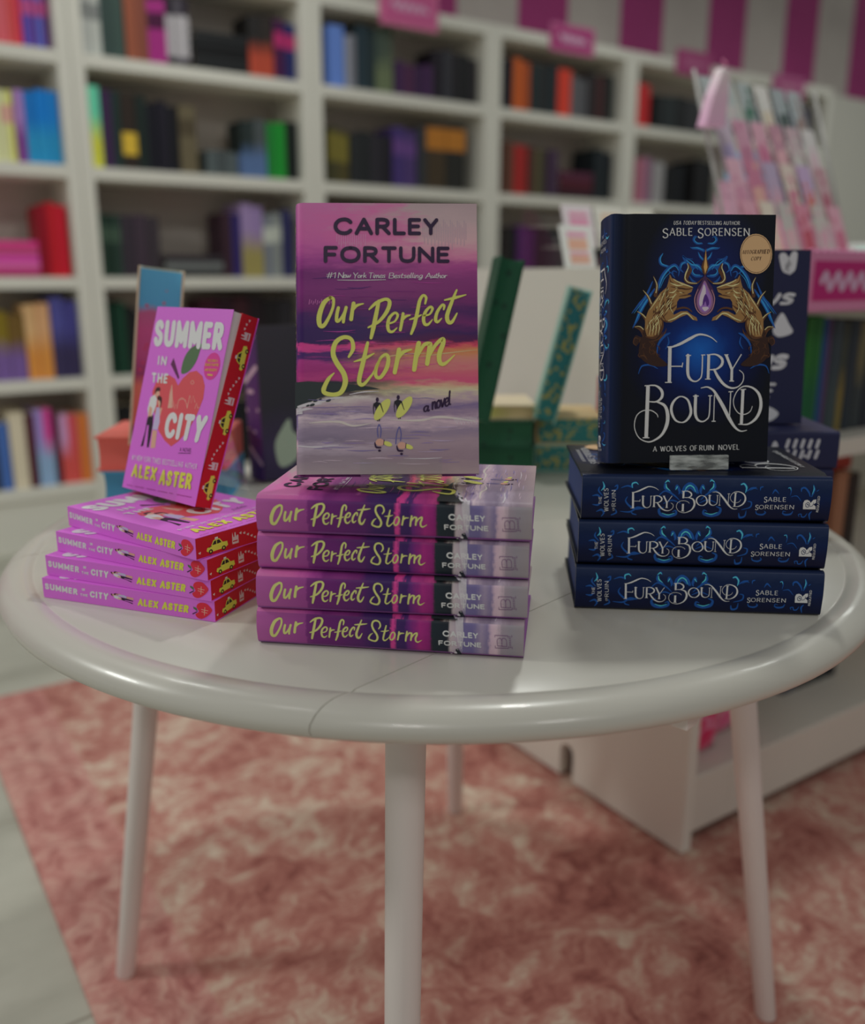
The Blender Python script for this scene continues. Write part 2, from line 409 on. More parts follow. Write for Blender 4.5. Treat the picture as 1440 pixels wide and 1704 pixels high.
# ------------------------------------------------------------------ bookcases
UPR = [s + 2.511 for s in (-2.56, -1.60, -.62, .345, 1.27, 2.20, 3.05)]
LEV = [z + ZT for z in (-.493, -.0706, .315, .7195, 1.113, 1.473)]     # tops of the shelf boards
BAYN = ['leftmost', 'second', 'third', 'fourth', 'fifth', 'rightmost']
BAYD = ['leftmost bookcase, cut off by the frame', 'second bookcase from left, above the pink paperbacks', 'third bookcase from left, behind the tall purple novel', 'fourth bookcase from left, behind the white panel top', 'fifth bookcase from left, behind the hanging pink pouch', 'rightmost bookcase, behind the bookmark rack']
for i in range(6):
    L = UPR[i + 1] - UPR[i] - .002; th = .048
    b = rot_room(empty('bookcase'), UPR[i] + .001, SH_W)
    tag(b, 'white painted open shelf ' + BAYD[i], 'bookcase', 'white bookcases along the wall')
    for x in (0, L - th): MB().box((x, 0, 0), (x + th, .32, LEV[5])).build('side_panel', M_WHITE, b, bevel=.002)
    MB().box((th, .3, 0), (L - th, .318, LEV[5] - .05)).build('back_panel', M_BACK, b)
    MB().box((th, .012, 0), (L - th, .03, LEV[0] - .045)).build('plinth', M_WHITE, b)
    for j, z in enumerate(LEV[:5]): MB().box((th, 0, z - .045), (L - th, .3, z)).build('shelf', M_WHITE, b, bevel=.002)
    MB().box((th, 0, LEV[5] - .05), (L - th, .3, LEV[5])).build('top_board', M_WHITE, b, bevel=.002)

NAMED = dict(black=(30, 30, 32), charcoal=(58, 58, 62), grey=(115, 115, 118), white=(205, 203, 198), cream=(215, 200, 150), brown=(95, 60, 45), red=(165, 28, 38), orange=(205, 95, 50), coral=(225, 85, 95), pink=(205, 70, 125), magenta=(140, 35, 105), purple=(80, 40, 100), lilac=(150, 125, 165), navy=(38, 40, 78), blue=(20, 105, 180), green=(40, 120, 50), olive=(110, 98, 40), teal=(60, 150, 150), peach=(200, 150, 110), maroon=(70, 20, 38), yellow=(215, 205, 70))
NAMED['dark green'] = (30, 55, 45); NAMED['dark purple'] = (48, 34, 58); NAMED['dark grey'] = (78, 82, 82); NAMED['slate blue'] = (85, 100, 140)
def cname(c): return min(NAMED, key=lambda k: sum((a - b) ** 2 for a, b in zip(NAMED[k], c)))
M_PAGE = mat('page edges', (176, 166, 148), .8)
def fade_mat(c, two, h):
    key = ('fade', tuple(c), tuple(two), round(h, 2))
    if key not in _mc:
        t = NT('two tone book cloth', .5); v = t.obj(); sp = t.n('SeparateXYZ'); t.l(v, sp.inputs[0])
        f = t.math('ADD', t.math('DIVIDE', sp.outputs[2], h), t.math('MULTIPLY', t.math('SUBTRACT', t.noise(v, 24, 3), .5), .35))
        _mc[key] = t.done(t.ramp(f, [(.36, two), (.62, c)]))
    return _mc[key]
def shelf_book(th, h, d, c, band=None, bandpos=(.55, .8), two=None):
    """cover boards, spine and page block of one shelved book; origin at its spine's foot, x = thickness, y = back, z = up"""
    b = MB(); m = mat('book cloth', c, .5); b0 = .0025
    b.box((b0, .006, .003), (th - b0, d - .003, h - .004), M_PAGE)
    b.box((0, .003, 0), (b0, d, h), m); b.box((th - b0, .003, 0), (th, d, h), m)
    zs = [(0, h, m)]
    if two: zs = [(0, h, fade_mat(c, two, h))]
    if band: bm_ = mat('book band', band, .5); zs = [(0, h * bandpos[0], m), (h * bandpos[0], h * bandpos[1], bm_), (h * bandpos[1], h, m)]
    for z0, z1, mm in zs:
        b.prism([(0, .004), (.001, .0015), (th * .3, 0), (th * .7, 0), (th - .001, .0015), (th, .004), (th, .006), (0, .006)], z0, z1, 'z', mm)
    return b
ORD = ['first', 'second', 'third', 'fourth', 'fifth', 'sixth', 'seventh', 'eighth', 'ninth', 'tenth', 'eleventh', 'twelfth', 'thirteenth', 'fourteenth', 'fifteenth', 'sixteenth', 'seventeenth', 'eighteenth', 'nineteenth', 'twentieth']
ROWN = {0: 'bottom shelf', 1: 'second shelf up', 2: 'third shelf up', 3: 'fourth shelf up', 4: 'top shelf'}
def fill_shelf(bay, row, items):
    """items: (x0, x1, ytop, colour, n, extra) in photo pixels along the shelf front; extra: band=, two=, flat= (pile of n), lean="""
    z = LEV[row]; x_min = UPR[bay] + .052; x_max = UPR[bay + 1] - .052; cur = x_min; k = 0; pile = 0
    for it in items:
        x0, x1, yt, c, n = it[:5]; ex = it[5] if len(it) > 5 else {}
        wv = SH_W + ex.get('inset', .035)
        ym = 40 if row == 4 else (200, 260, 420, 560, 700)[4 - row]
        if x0 is None: s0 = s1 = 0
        s0 = at_w(x0, ym, wv)[0]; s1 = at_w(x1, ym, wv)[0]
        s0 = max(s0, cur); s1 = min(max(s1, s0 + .012 * n), x_max)
        if s1 - s0 < .012: continue
        h = max(.05, min(.3, at_w((x0 + x1) / 2, yt, wv)[1] - z)) if yt is not None else ex['h']
        if ex.get('flat'):
            t = h / n; pile += 1
            for q in range(n):
                cc = tuple(max(0, min(255, int(v * (1 + .25 * ((q * 7 + bay) % 3 - 1))))) for v in (c[q % len(c)] if isinstance(c, list) else c)); D = .15
                o = shelf_book(t - .0006, s1 - s0 - .004 - .006 * ((q * 5) % 3), D, cc, ex.get('band')).build('book', None)
                L = s1 - s0
                # lie it down: its height runs along the shelf
                o.matrix_world = Matrix.Translation(room(s1 - .002, wv + .004, z + q * t + .0003)) @ Matrix.Rotation(PHI, 4, 'Z') @ Matrix.Rotation(-pi / 2, 4, 'Y') 
                tag(o, '%s book lying flat, %s up in its pile, %s of %s bookcase' % (cname(cc), ORD[q], ROWN[row], BAYN[bay]), 'book', 'books lying flat on the bookcases')
            cur = s1 + .001; continue
        t = (s1 - s0) / n
        for q in range(n):
            cc = c[q % len(c)] if isinstance(c, list) else c
            j = random.uniform(-.05, .03) if n > 1 else 0
            hh = max(.05, h * (1 + j)); d = min(.225, max(.11, hh * .68))
            o = shelf_book(t - .0012, hh, d, cc, ex.get('band'), ex.get('pos', (.55, .8)), ex.get('two')).build('book', None)
            rot_room(o, s0 + q * t + .0006, wv + (random.uniform(0, .012) if n > 1 else 0), z + .0004)
            k += 1
            tag(o, '%s book standing %s from left on %s of %s bookcase' % (cname(cc), ORD[k - 1], ROWN[row], BAYN[bay]), 'book', 'books standing on the bookcases')
        cur = s1 + .0005
BK_ = (24, 25, 27); CH = (42, 43, 46); DG = (26, 48, 42); DP = (44, 30, 54); NV = (30, 32, 66)
fill_shelf(0, 4, [(-60, 14, -30, (205, 80, 90), 3), (14, 37, -28, [(208, 70, 70), (200, 50, 70)], 2), (37, 98, -22, [(78, 66, 150), (90, 60, 130), (82, 88, 165), (96, 58, 110)], 4, dict(band=(160, 70, 120)))])
fill_shelf(0, 3, [(-70, 8, 146, (205, 190, 140), 3), (8, 31, 147, [(214, 200, 140), (210, 205, 100)], 2, dict(band=(190, 140, 130))), (32, 48, 150, (140, 106, 160), 1, dict(two=(104, 50, 120))), (48, 108, 150, [(8, 96, 165), (0, 104, 178), (14, 110, 185)], 3, dict(two=(30, 125, 170)))])
fill_shelf(0, 2, [(-60, 66, 400, [(190, 50, 115), (215, 85, 140)], 5, dict(flat=1)), (67, 116, 338, [(120, 14, 30), (160, 24, 36), (170, 26, 44)], 3)])
fill_shelf(0, 1, [(-40, 42, 520, [(96, 84, 26), (108, 92, 22), (92, 70, 30)], 3, dict(two=(98, 74, 130))), (43, 86, 506, [(196, 146, 104), (188, 138, 100)], 2, dict(two=(186, 120, 55))), (87, 136, 498, [(66, 66, 128), (58, 56, 118)], 2, dict(two=(44, 38, 70), band=None))])
fill_shelf(0, 0, [(-30, 12, 700, [(40, 44, 50), (60, 90, 150)], 2), (13, 40, 684, (180, 170, 150), 1), (40, 56, 690, (70, 34, 44), 1), (57, 86, 674, [(140, 120, 190), (180, 60, 130)], 2, dict(two=(120, 150, 190))), (87, 96, 680, (60, 20, 36), 1), (97, 128, 690, [(176, 130, 170), (190, 70, 80)], 2, dict(two=(190, 70, 66))), (129, 152, 688, (186, 104, 52), 1)])
fill_shelf(1, 4, [(134, 168, -20, [(150, 152, 150), (158, 160, 156)], 2, dict(band=(110, 112, 112))), (168, 208, -20, [(46, 60, 58), (52, 68, 64)], 2), (208, 246, -15, [(126, 70, 52), (112, 62, 50)], 2), (246, 276, -6, (140, 40, 110), 2, dict(band=(60, 20, 50))), (276, 316, -8, [(34, 28, 38), (66, 62, 70), (40, 34, 44)], 3, dict(band=(150, 146, 150), pos=(.15, .75))), (317, 412, 54, BK_, 5, dict(flat=1)), (413, 456, 22, [(26, 24, 24), (34, 28, 26)], 2, dict(two=(150, 58, 40))), (457, 504, 36, [(60, 24, 60), (34, 38, 84)], 2, dict(band=(150, 40, 90)))])
fill_shelf(1, 3, [(144, 173, 143, (90, 200, 150), 1, dict(two=(210, 205, 60))), (174, 192, 150, (50, 32, 62), 1), (192, 206, 152, (28, 44, 42), 1), (206, 231, 158, (40, 32, 28), 1, dict(band=(200, 150, 50), pos=(.2, .5))), (231, 248, 160, (24, 34, 32), 1), (249, 300, 172, [(22, 22, 30), (26, 24, 34), (20, 20, 26)], 3), (301, 330, 176, (86, 78, 60), 1, dict(band=(66, 58, 44))), (345, 396, 250, [(70, 78, 80), (60, 66, 68)], 3), (397, 404, 256, (66, 84, 116), 1), (404, 446, 200, [(26, 36, 36), (60, 66, 68)], 2, dict(two=(70, 92, 130))), (447, 476, 204, [(30, 110, 46), (28, 124, 44)], 2), (476, 505, 205, [(26, 34, 30), (22, 26, 26)], 2)])
fill_shelf(1, 2, [(160, 204, 352, [(32, 50, 42), (28, 46, 38), (36, 52, 46)], 3, dict(band=(56, 74, 62))), (204, 268, 355, [(46, 40, 48), (54, 44, 54), (48, 42, 48)], 3), (269, 372, 424, [(44, 44, 46), (74, 76, 76), (56, 50, 56)], 3, dict(flat=1)), (373, 404, 350, [(48, 30, 40), (40, 32, 86)], 2), (404, 440, 338, [(130, 110, 150), (124, 104, 146)], 2, dict(two=(130, 120, 70))), (440, 472, 356, [(100, 104, 112), (120, 124, 122)], 2, dict(band=(160, 164, 156))), (472, 488, 350, (38, 38, 76), 1)])
fill_shelf(1, 1, [(172, 212, 500, [(20, 50, 38), (16, 44, 34), (24, 56, 42)], 3), (213, 240, 512, BK_, 2), (338, 492, 488, [(44, 16, 26), (34, 18, 26), (50, 26, 32), (30, 22, 26), (26, 24, 26), (36, 34, 38)], 6)])
fill_shelf(1, 0, [(198, 300, 664, [BK_, (34, 34, 36), (28, 36, 32)], 5), (310, 480, 668, [(30, 28, 40), BK_, CH], 8)])
fill_shelf(2, 4, [(545, 572, 42, (84, 112, 176), 1), (573, 594, 56, [(120, 122, 134), (104, 104, 112)], 2), (595, 626, 44, [(34, 48, 56), (30, 42, 46)], 2), (626, 656, 46, [(52, 64, 56), (58, 68, 56)], 2, dict(two=(86, 96, 70))), (658, 722, 106, [(56, 32, 66), (66, 34, 62), (50, 30, 60)], 4), (723, 768, 84, [(30, 26, 34), (46, 46, 52), (28, 26, 30)], 3), (769, 797, 94, [BK_, (34, 32, 36)], 2)])
fill_shelf(2, 3, [(548, 582, 214, [(58, 56, 36), (66, 60, 34)], 2, dict(band=(100, 92, 40), pos=(.4, .9))), (583, 654, 222, [(34, 36, 38), (30, 32, 34), (38, 36, 42), (30, 28, 34)], 4), (655, 694, 214, [(58, 44, 94), (64, 48, 92)], 2, dict(band=(84, 56, 110))), (696, 710, 210, (44, 46, 50), 1), (711, 776, 204, [(56, 46, 34), (34, 34, 32)], 2, dict(band=(150, 96, 36), pos=(.62, .95)))])
fill_shelf(2, 2, [(548, 700, 350, [BK_, CH, (30, 26, 34), (40, 30, 46)], 8), (720, 790, 352, [CH, BK_, (44, 30, 40)], 4)])
fill_shelf(2, 1, [(560, 800, 500, [BK_, (30, 30, 40), CH, DP, DG], 10)])
fill_shelf(2, 0, [(566, 800, 660, [CH, BK_, DP, (60, 60, 66)], 10)])
fill_shelf(3, 4, [(840, 858, 96, [(34, 30, 34), (30, 28, 36)], 2), (859, 886, 100, [(170, 82, 36), (150, 70, 36)], 2), (887, 932, 106, [(32, 40, 42), (34, 36, 38), (30, 38, 42)], 3), (933, 955, 116, (178, 54, 40), 1), (956, 984, 128, [(80, 80, 84), (70, 70, 74)], 2), (984, 1030, 124, [(34, 30, 32), (54, 28, 30), (30, 34, 34)], 3)])
fill_shelf(3, 3, [(841, 856, 236, (84, 54, 44), 1), (857, 881, 238, [(140, 34, 34), (130, 38, 36)], 2), (882, 890, 244, (70, 46, 44), 1), (891, 912, 246, [(70, 66, 44), (62, 56, 48)], 2), (913, 930, 250, (56, 40, 60), 1), (931, 990, 286, [(56, 26, 40), (66, 24, 34)], 3, dict(flat=1)), (991, 1022, 250, [(26, 32, 36), (24, 28, 32)], 2)])
fill_shelf(3, 2, [(840, 860, 376, [(44, 40, 40), BK_], 2), (861, 892, 376, [(70, 30, 82), (62, 28, 74)], 2), (893, 1015, 378, [BK_, (36, 38, 40), (30, 30, 32)], 6)])
fill_shelf(4, 4, [(1064, 1090, 138, (164, 34, 38), 2), (1100, 1152, 160, [(24, 28, 30), (34, 40, 42), (26, 28, 30)], 3), (1153, 1186, 168, CH, 2)])
fill_shelf(4, 3, [(1062, 1088, 262, [(150, 92, 110), (120, 88, 110)], 2), (1089, 1108, 270, (130, 128, 130), 1), (1112, 1142, 276, [BK_, (20, 22, 26)], 2), (1160, 1192, 268, [(26, 26, 28), BK_], 2)])
fill_shelf(4, 2, [(1060, 1180, 390, [CH, BK_, DP], 6)])
fill_shelf(5, 4, [(1252, 1300, 180, [BK_, NV], 3), (1334, 1366, 180, [(32, 30, 62), (28, 28, 56)], 2)])
fill_shelf(5, 3, [(1250, 1352, 290, [NV, BK_, CH], 6)])

def wall_sign(px, w_, h_, c, ink, label):
    s, z = at_w((px[0] + px[1]) / 2, px[2], SH_W - .012)
    o = rot_room(empty('shelf_sign'), s, SH_W - .012, z); W = at_w(px[1], px[2], SH_W)[0] - at_w(px[0], px[2], SH_W)[0]
    tag(o, label, 'sign', 'pink signs on top of the bookcases')
    n = 16; out = [(-W / 2 + W * i / n, h_ / 2 + .006 * (i % 2)) for i in range(n + 1)] + [(W / 2 - W * i / n, -h_ / 2 - .006 * (i % 2)) for i in range(n + 1)]
    MB().prism(out, 0, .01, 'y', mat('sign edge', c[0], .6)).build('sign_border', None, o)
    MB().box((-W / 2 + .02, -.004, -h_ / 2 + .016), (W / 2 - .02, 0, h_ / 2 - .016), mat('sign face', c[1], .6)).build('sign_face', None, o)
    p = Print(lambda a, b, l: Vector((a, -.0045 - l, b))); mm = mat('sign ink', ink, .6)
    p.stroke([(-W * .3 + W * .6 * i / 14, .016 * sin(i * 2.2) * (1 if i % 3 else .4)) for i in range(15)], .016, mm)
    p.build('lettering', o); return o
wall_sign((634, 730, 12), .2, .16, ((176, 96, 132), (168, 78, 122)), (190, 140, 165), 'pale pink sign on the top board of the third bookcase from left')
wall_sign((918, 990, 66), .2, .12, ((160, 84, 124), (140, 40, 96)), (196, 150, 172), 'magenta sign with pale writing on the top board of the fourth bookcase')
wall_sign((1128, 1186, 106), .2, .12, ((142, 62, 104), (136, 58, 100)), (156, 90, 124), 'dusky pink sign on the top board of the fifth bookcase')
wall_sign((1288, 1340, 146), .2, .12, ((150, 84, 120), (140, 66, 106)), (160, 110, 134), 'pink sign on the top board of the rightmost bookcase')

# ------------------------------------------------------------------ the round table
M_TABLE = mat('white lacquer', (160, 157, 149), .28, spec=.5, coat=.15); M_LEG = mat('white painted leg', (180, 172, 168), .42)
TC = Vector((.0077, 1.1415, ZT)); TR = .527
tb = empty('round_table', (TC.x, TC.y, .008)); tag(tb, 'round white pedestal-free drop-leaf table with four splayed tapered legs, carrying the book stacks', 'table')
tb['label'] = 'round white drop-leaf table with four splayed legs, carrying the stacks of novels'
prof = [(0, 0), (.486, 0), (.488, -.0012), (.4905, -.0012), (.493, .0004), (.505, .0003), (.514, -.002), (.521, -.0065), (.526, -.013), (.527, -.018), (.525, -.0235), (.519, -.028), (.508, -.0305), (.49, -.031), (0, -.031)]
sn = Vector((-.741, .671, 0)); so = (Vector((0, .728, 0)) - Vector((TC.x, TC.y, 0))).dot(sn)
for lo, hi, nm in ((-9, so, 'table_leaf'), (so, -so, 'tabletop'), (-so, 9, 'table_leaf')):
    b = MB().lathe([(r * TR / .527, z) for r, z in prof], 160)
    for lim, sg in ((lo, -1), (hi, 1)):
        if abs(lim) < 5:
            g = b.bm.verts[:] + b.bm.edges[:] + b.bm.faces[:]
            r_ = bmesh.ops.bisect_plane(b.bm, geom=g, plane_co=sn * (lim - sg * .0005), plane_no=sn * sg, clear_outer=True)
            bmesh.ops.holes_fill(b.bm, edges=[e for e in b.bm.edges if len(e.link_faces) == 1])
    o = b.build(nm, M_TABLE, tb, smooth_angle=R(35)); o.location = (0, 0, ZT - .008)
for k in range(4):
    a = R(-5 + 90 * k + .3); f0, f1 = .487, .38
    b = MB().tube([(f0 * cos(a), f0 * sin(a), 0), (f0 * cos(a), f0 * sin(a), 0) , (f1 * cos(a), f1 * sin(a), ZT - .008 - .0315)][1:], [.0148, .0195], 28)
    for v in b.bm.verts:
        if v.co.z < .03: v.co.z = max(0, v.co.z * 0)
        if v.co.z > ZT - .08: v.co.z = ZT - .008 - .0315
    b.build('leg', M_LEG, tb, bevel=.0015)
    r0 = .40
    MB().box((-.02, -.028, ZT - .008 - .045), (.03, .028, ZT - .008 - .0312), M=Matrix.Rotation(a, 4, 'Z') @ Matrix.Translation((r0 - .005, 0, 0))).build('leg_plate', M_LEG, tb, bevel=.003)

BR = at_z(1140, 1193, ZT - .037) - Vector((TC.x, TC.y, .008))
MB().box((-.011, -.008, -.006), (.011, .008, .0062), M=Matrix.Translation((BR.x, BR.y, ZT - .008 - .0374)) @ Matrix.Rotation(R(48), 4, 'Z')).build('leaf_bracket', M_LEG, tb, bevel=.0015)

# ------------------------------------------------------------------ book builder
# local axes of a book: x from spine to fore-edge, y from tail to head, z from back cover to front cover
def hardcover(root, W, H, T, front, spine, back, page, rad=.006, bulge=.0012, groove=0, bt=.0028, pname='dust_jacket'):
    """wrapped cover with rounded spine corners as one mesh, and a page block"""
    o = [(W, T)]
    us = [1.0]
    def add(x, z, u): o.append((x, z)); us.append(u)
    if groove:
        for x, dz in ((.022, 0), (.017, -.0012), (.0135, -.0018), (.010, -.0012), (.0075, -.0001)): add(x, T + dz * groove, x / W)
    for k in range(6): a = pi / 2 + pi / 2 * k / 5; add(rad + rad * cos(a), T - rad + rad * sin(a), (rad - rad * sin(pi / 2 * k / 5)) / W if k < 3 else -.001)
    nf = len(o)
    for k in range(1, 8): t = k / 8; add(-bulge * sin(pi * t), T - rad - (T - 2 * rad) * t, -t)
    for k in range(6): a = pi + pi / 2 * k / 5; add(rad + rad * cos(a), rad + rad * sin(a), -1 if k < 3 else -1.01)
    add(W, 0, -2)
    inn = []
    n = len(o)
    for i in range(n):
        a, b = o[max(0, i - 1)], o[min(n - 1, i + 1)]; dx, dz = b[0] - a[0], b[1] - a[1]; L = math.hypot(dx, dz)
        inn.append((o[i][0] - dz / L * bt * -1 * -1, o[i][1] + dx / L * bt))
    bm = bmesh.new(); uvl = bm.loops.layers.uv.new('UVMap')
    V = [[bm.verts.new((x, y, z)) for x, z in o] for y in (0, H)]; I = [[bm.verts.new((x, y, z)) for x, z in inn] for y in (0, H)]
    for i in range(n - 1):
        f = bm.faces.new((V[0][i], V[0][i + 1], V[1][i + 1], V[1][i])); f.smooth = True
        mid = (us[i] + us[i + 1]) / 2
        f.material_index = 0 if mid > -.0009 else 1 if mid > -1.004 else 2
        for lp, (uu, vv) in zip(f.loops, ((us[i], 0), (us[i + 1], 0), (us[i + 1], 1), (us[i], 1))): lp[uvl].uv = (uu, vv)
        f = bm.faces.new((I[0][i + 1], I[0][i], I[1][i], I[1][i + 1])); f.material_index = 3; f.smooth = True
        for j in (0, 1):
            q = (V[j][i], I[j][i], I[j][i + 1], V[j][i + 1]); f = bm.faces.new(q if j == 0 else q[::-1]); f.material_index = 3
    for i in (0, n - 1):
        f = bm.faces.new((V[0][i], V[1][i], I[1][i], I[0][i])); f.material_index = 3
    bmesh.ops.recalc_face_normals(bm, faces=bm.faces[:])
    me = bpy.data.meshes.new(pname); bm.to_mesh(me); bm.free()
    for q in (front, spine, back, back): me.materials.append(q)
    me.set_sharp_from_angle(angle=R(40))
    j = link(pname, me, root)
    pb = MB(); x1 = W - .004; n = 6
    pts = [(rad + .001, bt + .0002), (x1, bt + .0002)] + [(x1 - .004 * sin(pi * k / n), bt + (T - 2 * bt) * k / n) for k in range(1, n)] + [(x1, T - bt - .0002), (rad + .001, T - bt - .0002)]
    pb.prism(pts, .003, H - .003, 'y', page).build('page_block', page, root)
    return j
def on_front(T): return lambda a, b, l: Vector((a, b, T + 1.5e-4 + l))
def on_spine(H, T, bulge=.0012, rad=.006):
    def f(a, b, l):
        t = max(0, min(1, (T - rad - b) / (T - 2 * rad))); x = -bulge * sin(pi * t)
        if b > T - rad: q = (b - (T - rad)) / rad; x = rad - rad * math.sqrt(max(0, 1 - min(1, q) ** 2))
        if b < rad: q = (rad - b) / rad; x = rad - rad * math.sqrt(max(0, 1 - min(1, q) ** 2))
        return Vector((x - 1.5e-4 - l, H - a, b))
    return f
def lay(o, mid, rot, H, z):
    u = Vector((cos(rot), sin(rot), 0)); o.location = Vector((mid[0], mid[1], z)) + u * H / 2; o.rotation_euler = (0, 0, rot + pi / 2); return o
def stand(o, P, rz, lean, T):
    o.rotation_euler = (pi / 2 - lean, 0, rz); M = o.rotation_euler.to_matrix(); o.location = Vector(P) - M @ Vector((0, 0, T)); return o

# ------------------------------------------------------------------ the purple sunset novel
SW, SH, ST = .158, .2362, .0339
KC = .445
def storm_front():
    t = NT('painted sunset print', .38, .18); uv, u, v = t.uv()
    st = t.noise(t.scaled(uv, (2.2, 14, 1)), 2.0, 6, .62); fine = t.noise(t.scaled(uv, (5, 60, 1)), 3, 3, .6)
    vv = t.math('ADD', v, t.math('MULTIPLY', t.math('SUBTRACT', st, .5), .085)); vv = t.math('ADD', vv, t.math('MULTIPLY', t.math('SUBTRACT', fine, .5), .018))
    left = t.ramp(vv, [(0, (134, 120, 126)), (.06, (120, 106, 118)), (.1, (150, 136, 150)), (.125, (108, 96, 115)), (.17, (122, 108, 127)), (.205, (176, 154, 162)), (.225, (110, 96, 124)), (.25, (150, 130, 140)), (.275, (196, 164, 160)), (.29, (70, 56, 60)), (.31, (36, 42, 46)), (.335, (40, 42, 50)), (.35, (150, 52, 106)), (.38, (132, 42, 100)), (.41, (140, 48, 109)), (.425, (72, 36, 88)), (.445, (58, 36, 88)), (.458, (182, 56, 118)), (.475, (176, 54, 115)), (.482, (46, 28, 73)), (.53, (48, 28, 75)), (.58, (58, 30, 79)), (.62, (90, 32, 86)), (.68, (104, 40, 97)), (.74, (96, 36, 93)), (.79, (132, 54, 118)), (.84, (160, 76, 133)), (.9, (166, 84, 135)), (1, (164, 92, 138))], KC)
    right = t.ramp(vv, [(0, (140, 122, 124)), (.06, (126, 106, 117)), (.12, (136, 116, 127)), (.16, (120, 104, 124)), (.195, (168, 146, 156)), (.22, (126, 106, 127)), (.25, (104, 88, 122)), (.28, (150, 128, 138)), (.305, (216, 162, 134)), (.325, (208, 140, 116)), (.345, (190, 70, 102)), (.38, (206, 84, 99)), (.40, (214, 104, 104)), (.43, (216, 110, 96)), (.455, (214, 112, 74)), (.475, (180, 60, 82)), (.492, (70, 26, 64)), (.52, (52, 28, 75)), (.56, (92, 34, 86)), (.6, (64, 30, 79)), (.66, (104, 40, 93)), (.72, (112, 46, 100)), (.77, (140, 60, 117)), (.81, (180, 104, 135)), (.86, (176, 138, 144)), (.93, (158, 136, 140)), (1, (148, 128, 133))], KC)
    mx = t.math('ADD', u, t.math('MULTIPLY', t.math('SUBTRACT', st, .5), .9)); mx = t.math('ADD', t.math('MULTIPLY', t.math('SUBTRACT', mx, .46), 2.4), .5, True)
    c = t.mix(mx, left, right)
    # warm pink cloud near the top middle
    dx = t.math('MULTIPLY', t.math('SUBTRACT', u, .42), 3.0); dy = t.math('MULTIPLY', t.math('SUBTRACT', v, .9), 8); d = t.math('ADD', t.math('MULTIPLY', dx, dx), t.math('MULTIPLY', dy, dy))
    d = t.math('ADD', d, t.math('MULTIPLY', t.math('SUBTRACT', st, .5), 3)); g = t.math('SUBTRACT', 1, d, True)
    c = t.mix(t.math('MULTIPLY', g, .75), c, alb((222, 84, 133), KC))
    return t.done(c)
def storm_spine():
    t = NT('painted sunset spine print', .36, .18); uv, u, v = t.uv()
    st = t.noise(t.scaled(uv, (3, 22, 1)), 2.0, 5, .6); fi = t.noise(t.scaled(uv, (1.2, 90, 1)), 2, 3, .6)
    vv = t.math('ADD', v, t.math('MULTIPLY', t.math('SUBTRACT', st, .5), .022)); vv = t.math('ADD', vv, t.math('MULTIPLY', t.math('SUBTRACT', fi, .5), .012))
    c = t.ramp(vv, [(0, (124, 116, 120)), (.05, (120, 114, 122)), (.08, (128, 116, 126)), (.1, (176, 150, 160)), (.118, (168, 144, 158)), (.13, (104, 94, 126)), (.155, (128, 114, 136)), (.185, (92, 84, 124)), (.225, (96, 88, 126)), (.235, (150, 136, 150)), (.268, (158, 146, 150)), (.276, (30, 34, 42)), (.335, (32, 40, 46)), (.345, (118, 32, 95)), (.378, (136, 38, 104)), (.4, (110, 36, 100)), (.425, (84, 36, 99)), (.435, (52, 32, 79)), (.468, (56, 34, 81)), (.474, (186, 56, 122)), (.486, (182, 56, 120)), (.492, (48, 30, 75)), (.56, (54, 32, 79)), (.6, (74, 34, 86)), (.7, (86, 34, 91)), (.78, (92, 36, 95)), (.806, (100, 42, 100)), (.812, (126, 58, 117)), (.9, (136, 68, 124)), (1, (146, 76, 131))], KC)
    return t.done(c)
M_SF, M_SS = storm_front(), storm_spine()
M_SB = mat('purple back cover', (108, 64, 118), .4, KC)
INK_P = mat('deep plum ink', (34, 15, 46), .4, KC); INK_Y = mat('yellow ink', (210, 202, 78), .45, .38); INK_Y2 = mat('pale gold ink', (224, 198, 98), .45, .39)
INK_W = mat('white ink', (200, 196, 198), .4, KC); INK_L = mat('lilac ink', (150, 130, 160), .4, KC); INK_K = mat('black ink', (24, 22, 30), .4, KC)
O_ = [([(205,138),(150,185),(112,290),(115,368),(150,375),(197,300),(230,215),(232,150),(205,138)], [26,40,44,40,34,26,24,26,28]),
      ([(275,225),(262,285),(262,335),(285,330),(320,275),(340,225)], [28,30,30,24,20,22]), ([(342,222),(325,290),(318,345)], [28,28,26]),
      ([(406,188),(395,250),(385,322)], [34,32,34]), ([(390,258),(430,208),(490,190)], [22,26,10])]
P_ = [([(622,170),(600,280),(575,400),(556,482)], [30,36,38,26]), ([(540,238),(600,185),(680,152),(716,180),(690,260),(620,345),(532,392)], [14,30,26,34,34,26,14]),
      ([(705,360),(760,340),(785,290),(760,268),(715,310),(700,370),(710,420),(742,428),(780,395)], [16,16,24,20,28,30,28,22,8]),
      ([(832,275),(822,340),(808,415)], [26,28,24]), ([(818,345),(850,302),(892,288)], [18,24,12]),
      ([(1022,190),(1030,140),(1005,120),(975,165),(955,260),(930,370),(902,446)], [16,24,22,30,32,32,22]), ([(888,325),(940,310),(990,285)], [10,22,10]),
      ([(1012,292),(1060,280),(1085,235),(1065,218),(1025,260),(1008,320),(1020,365),(1050,365),(1085,325)], [16,16,24,20,28,30,28,22,8]),
      ([(1182,240),(1186,208),(1165,205),(1125,265),(1112,325),(1130,346),(1165,315)], [14,24,22,28,30,24,8]),
      ([(1294,75),(1250,180),(1212,290),(1222,345),(1255,345),(1297,272)], [16,30,36,36,28,12]), ([(1190,160),(1280,140),(1375,115)], [12,26,8])]
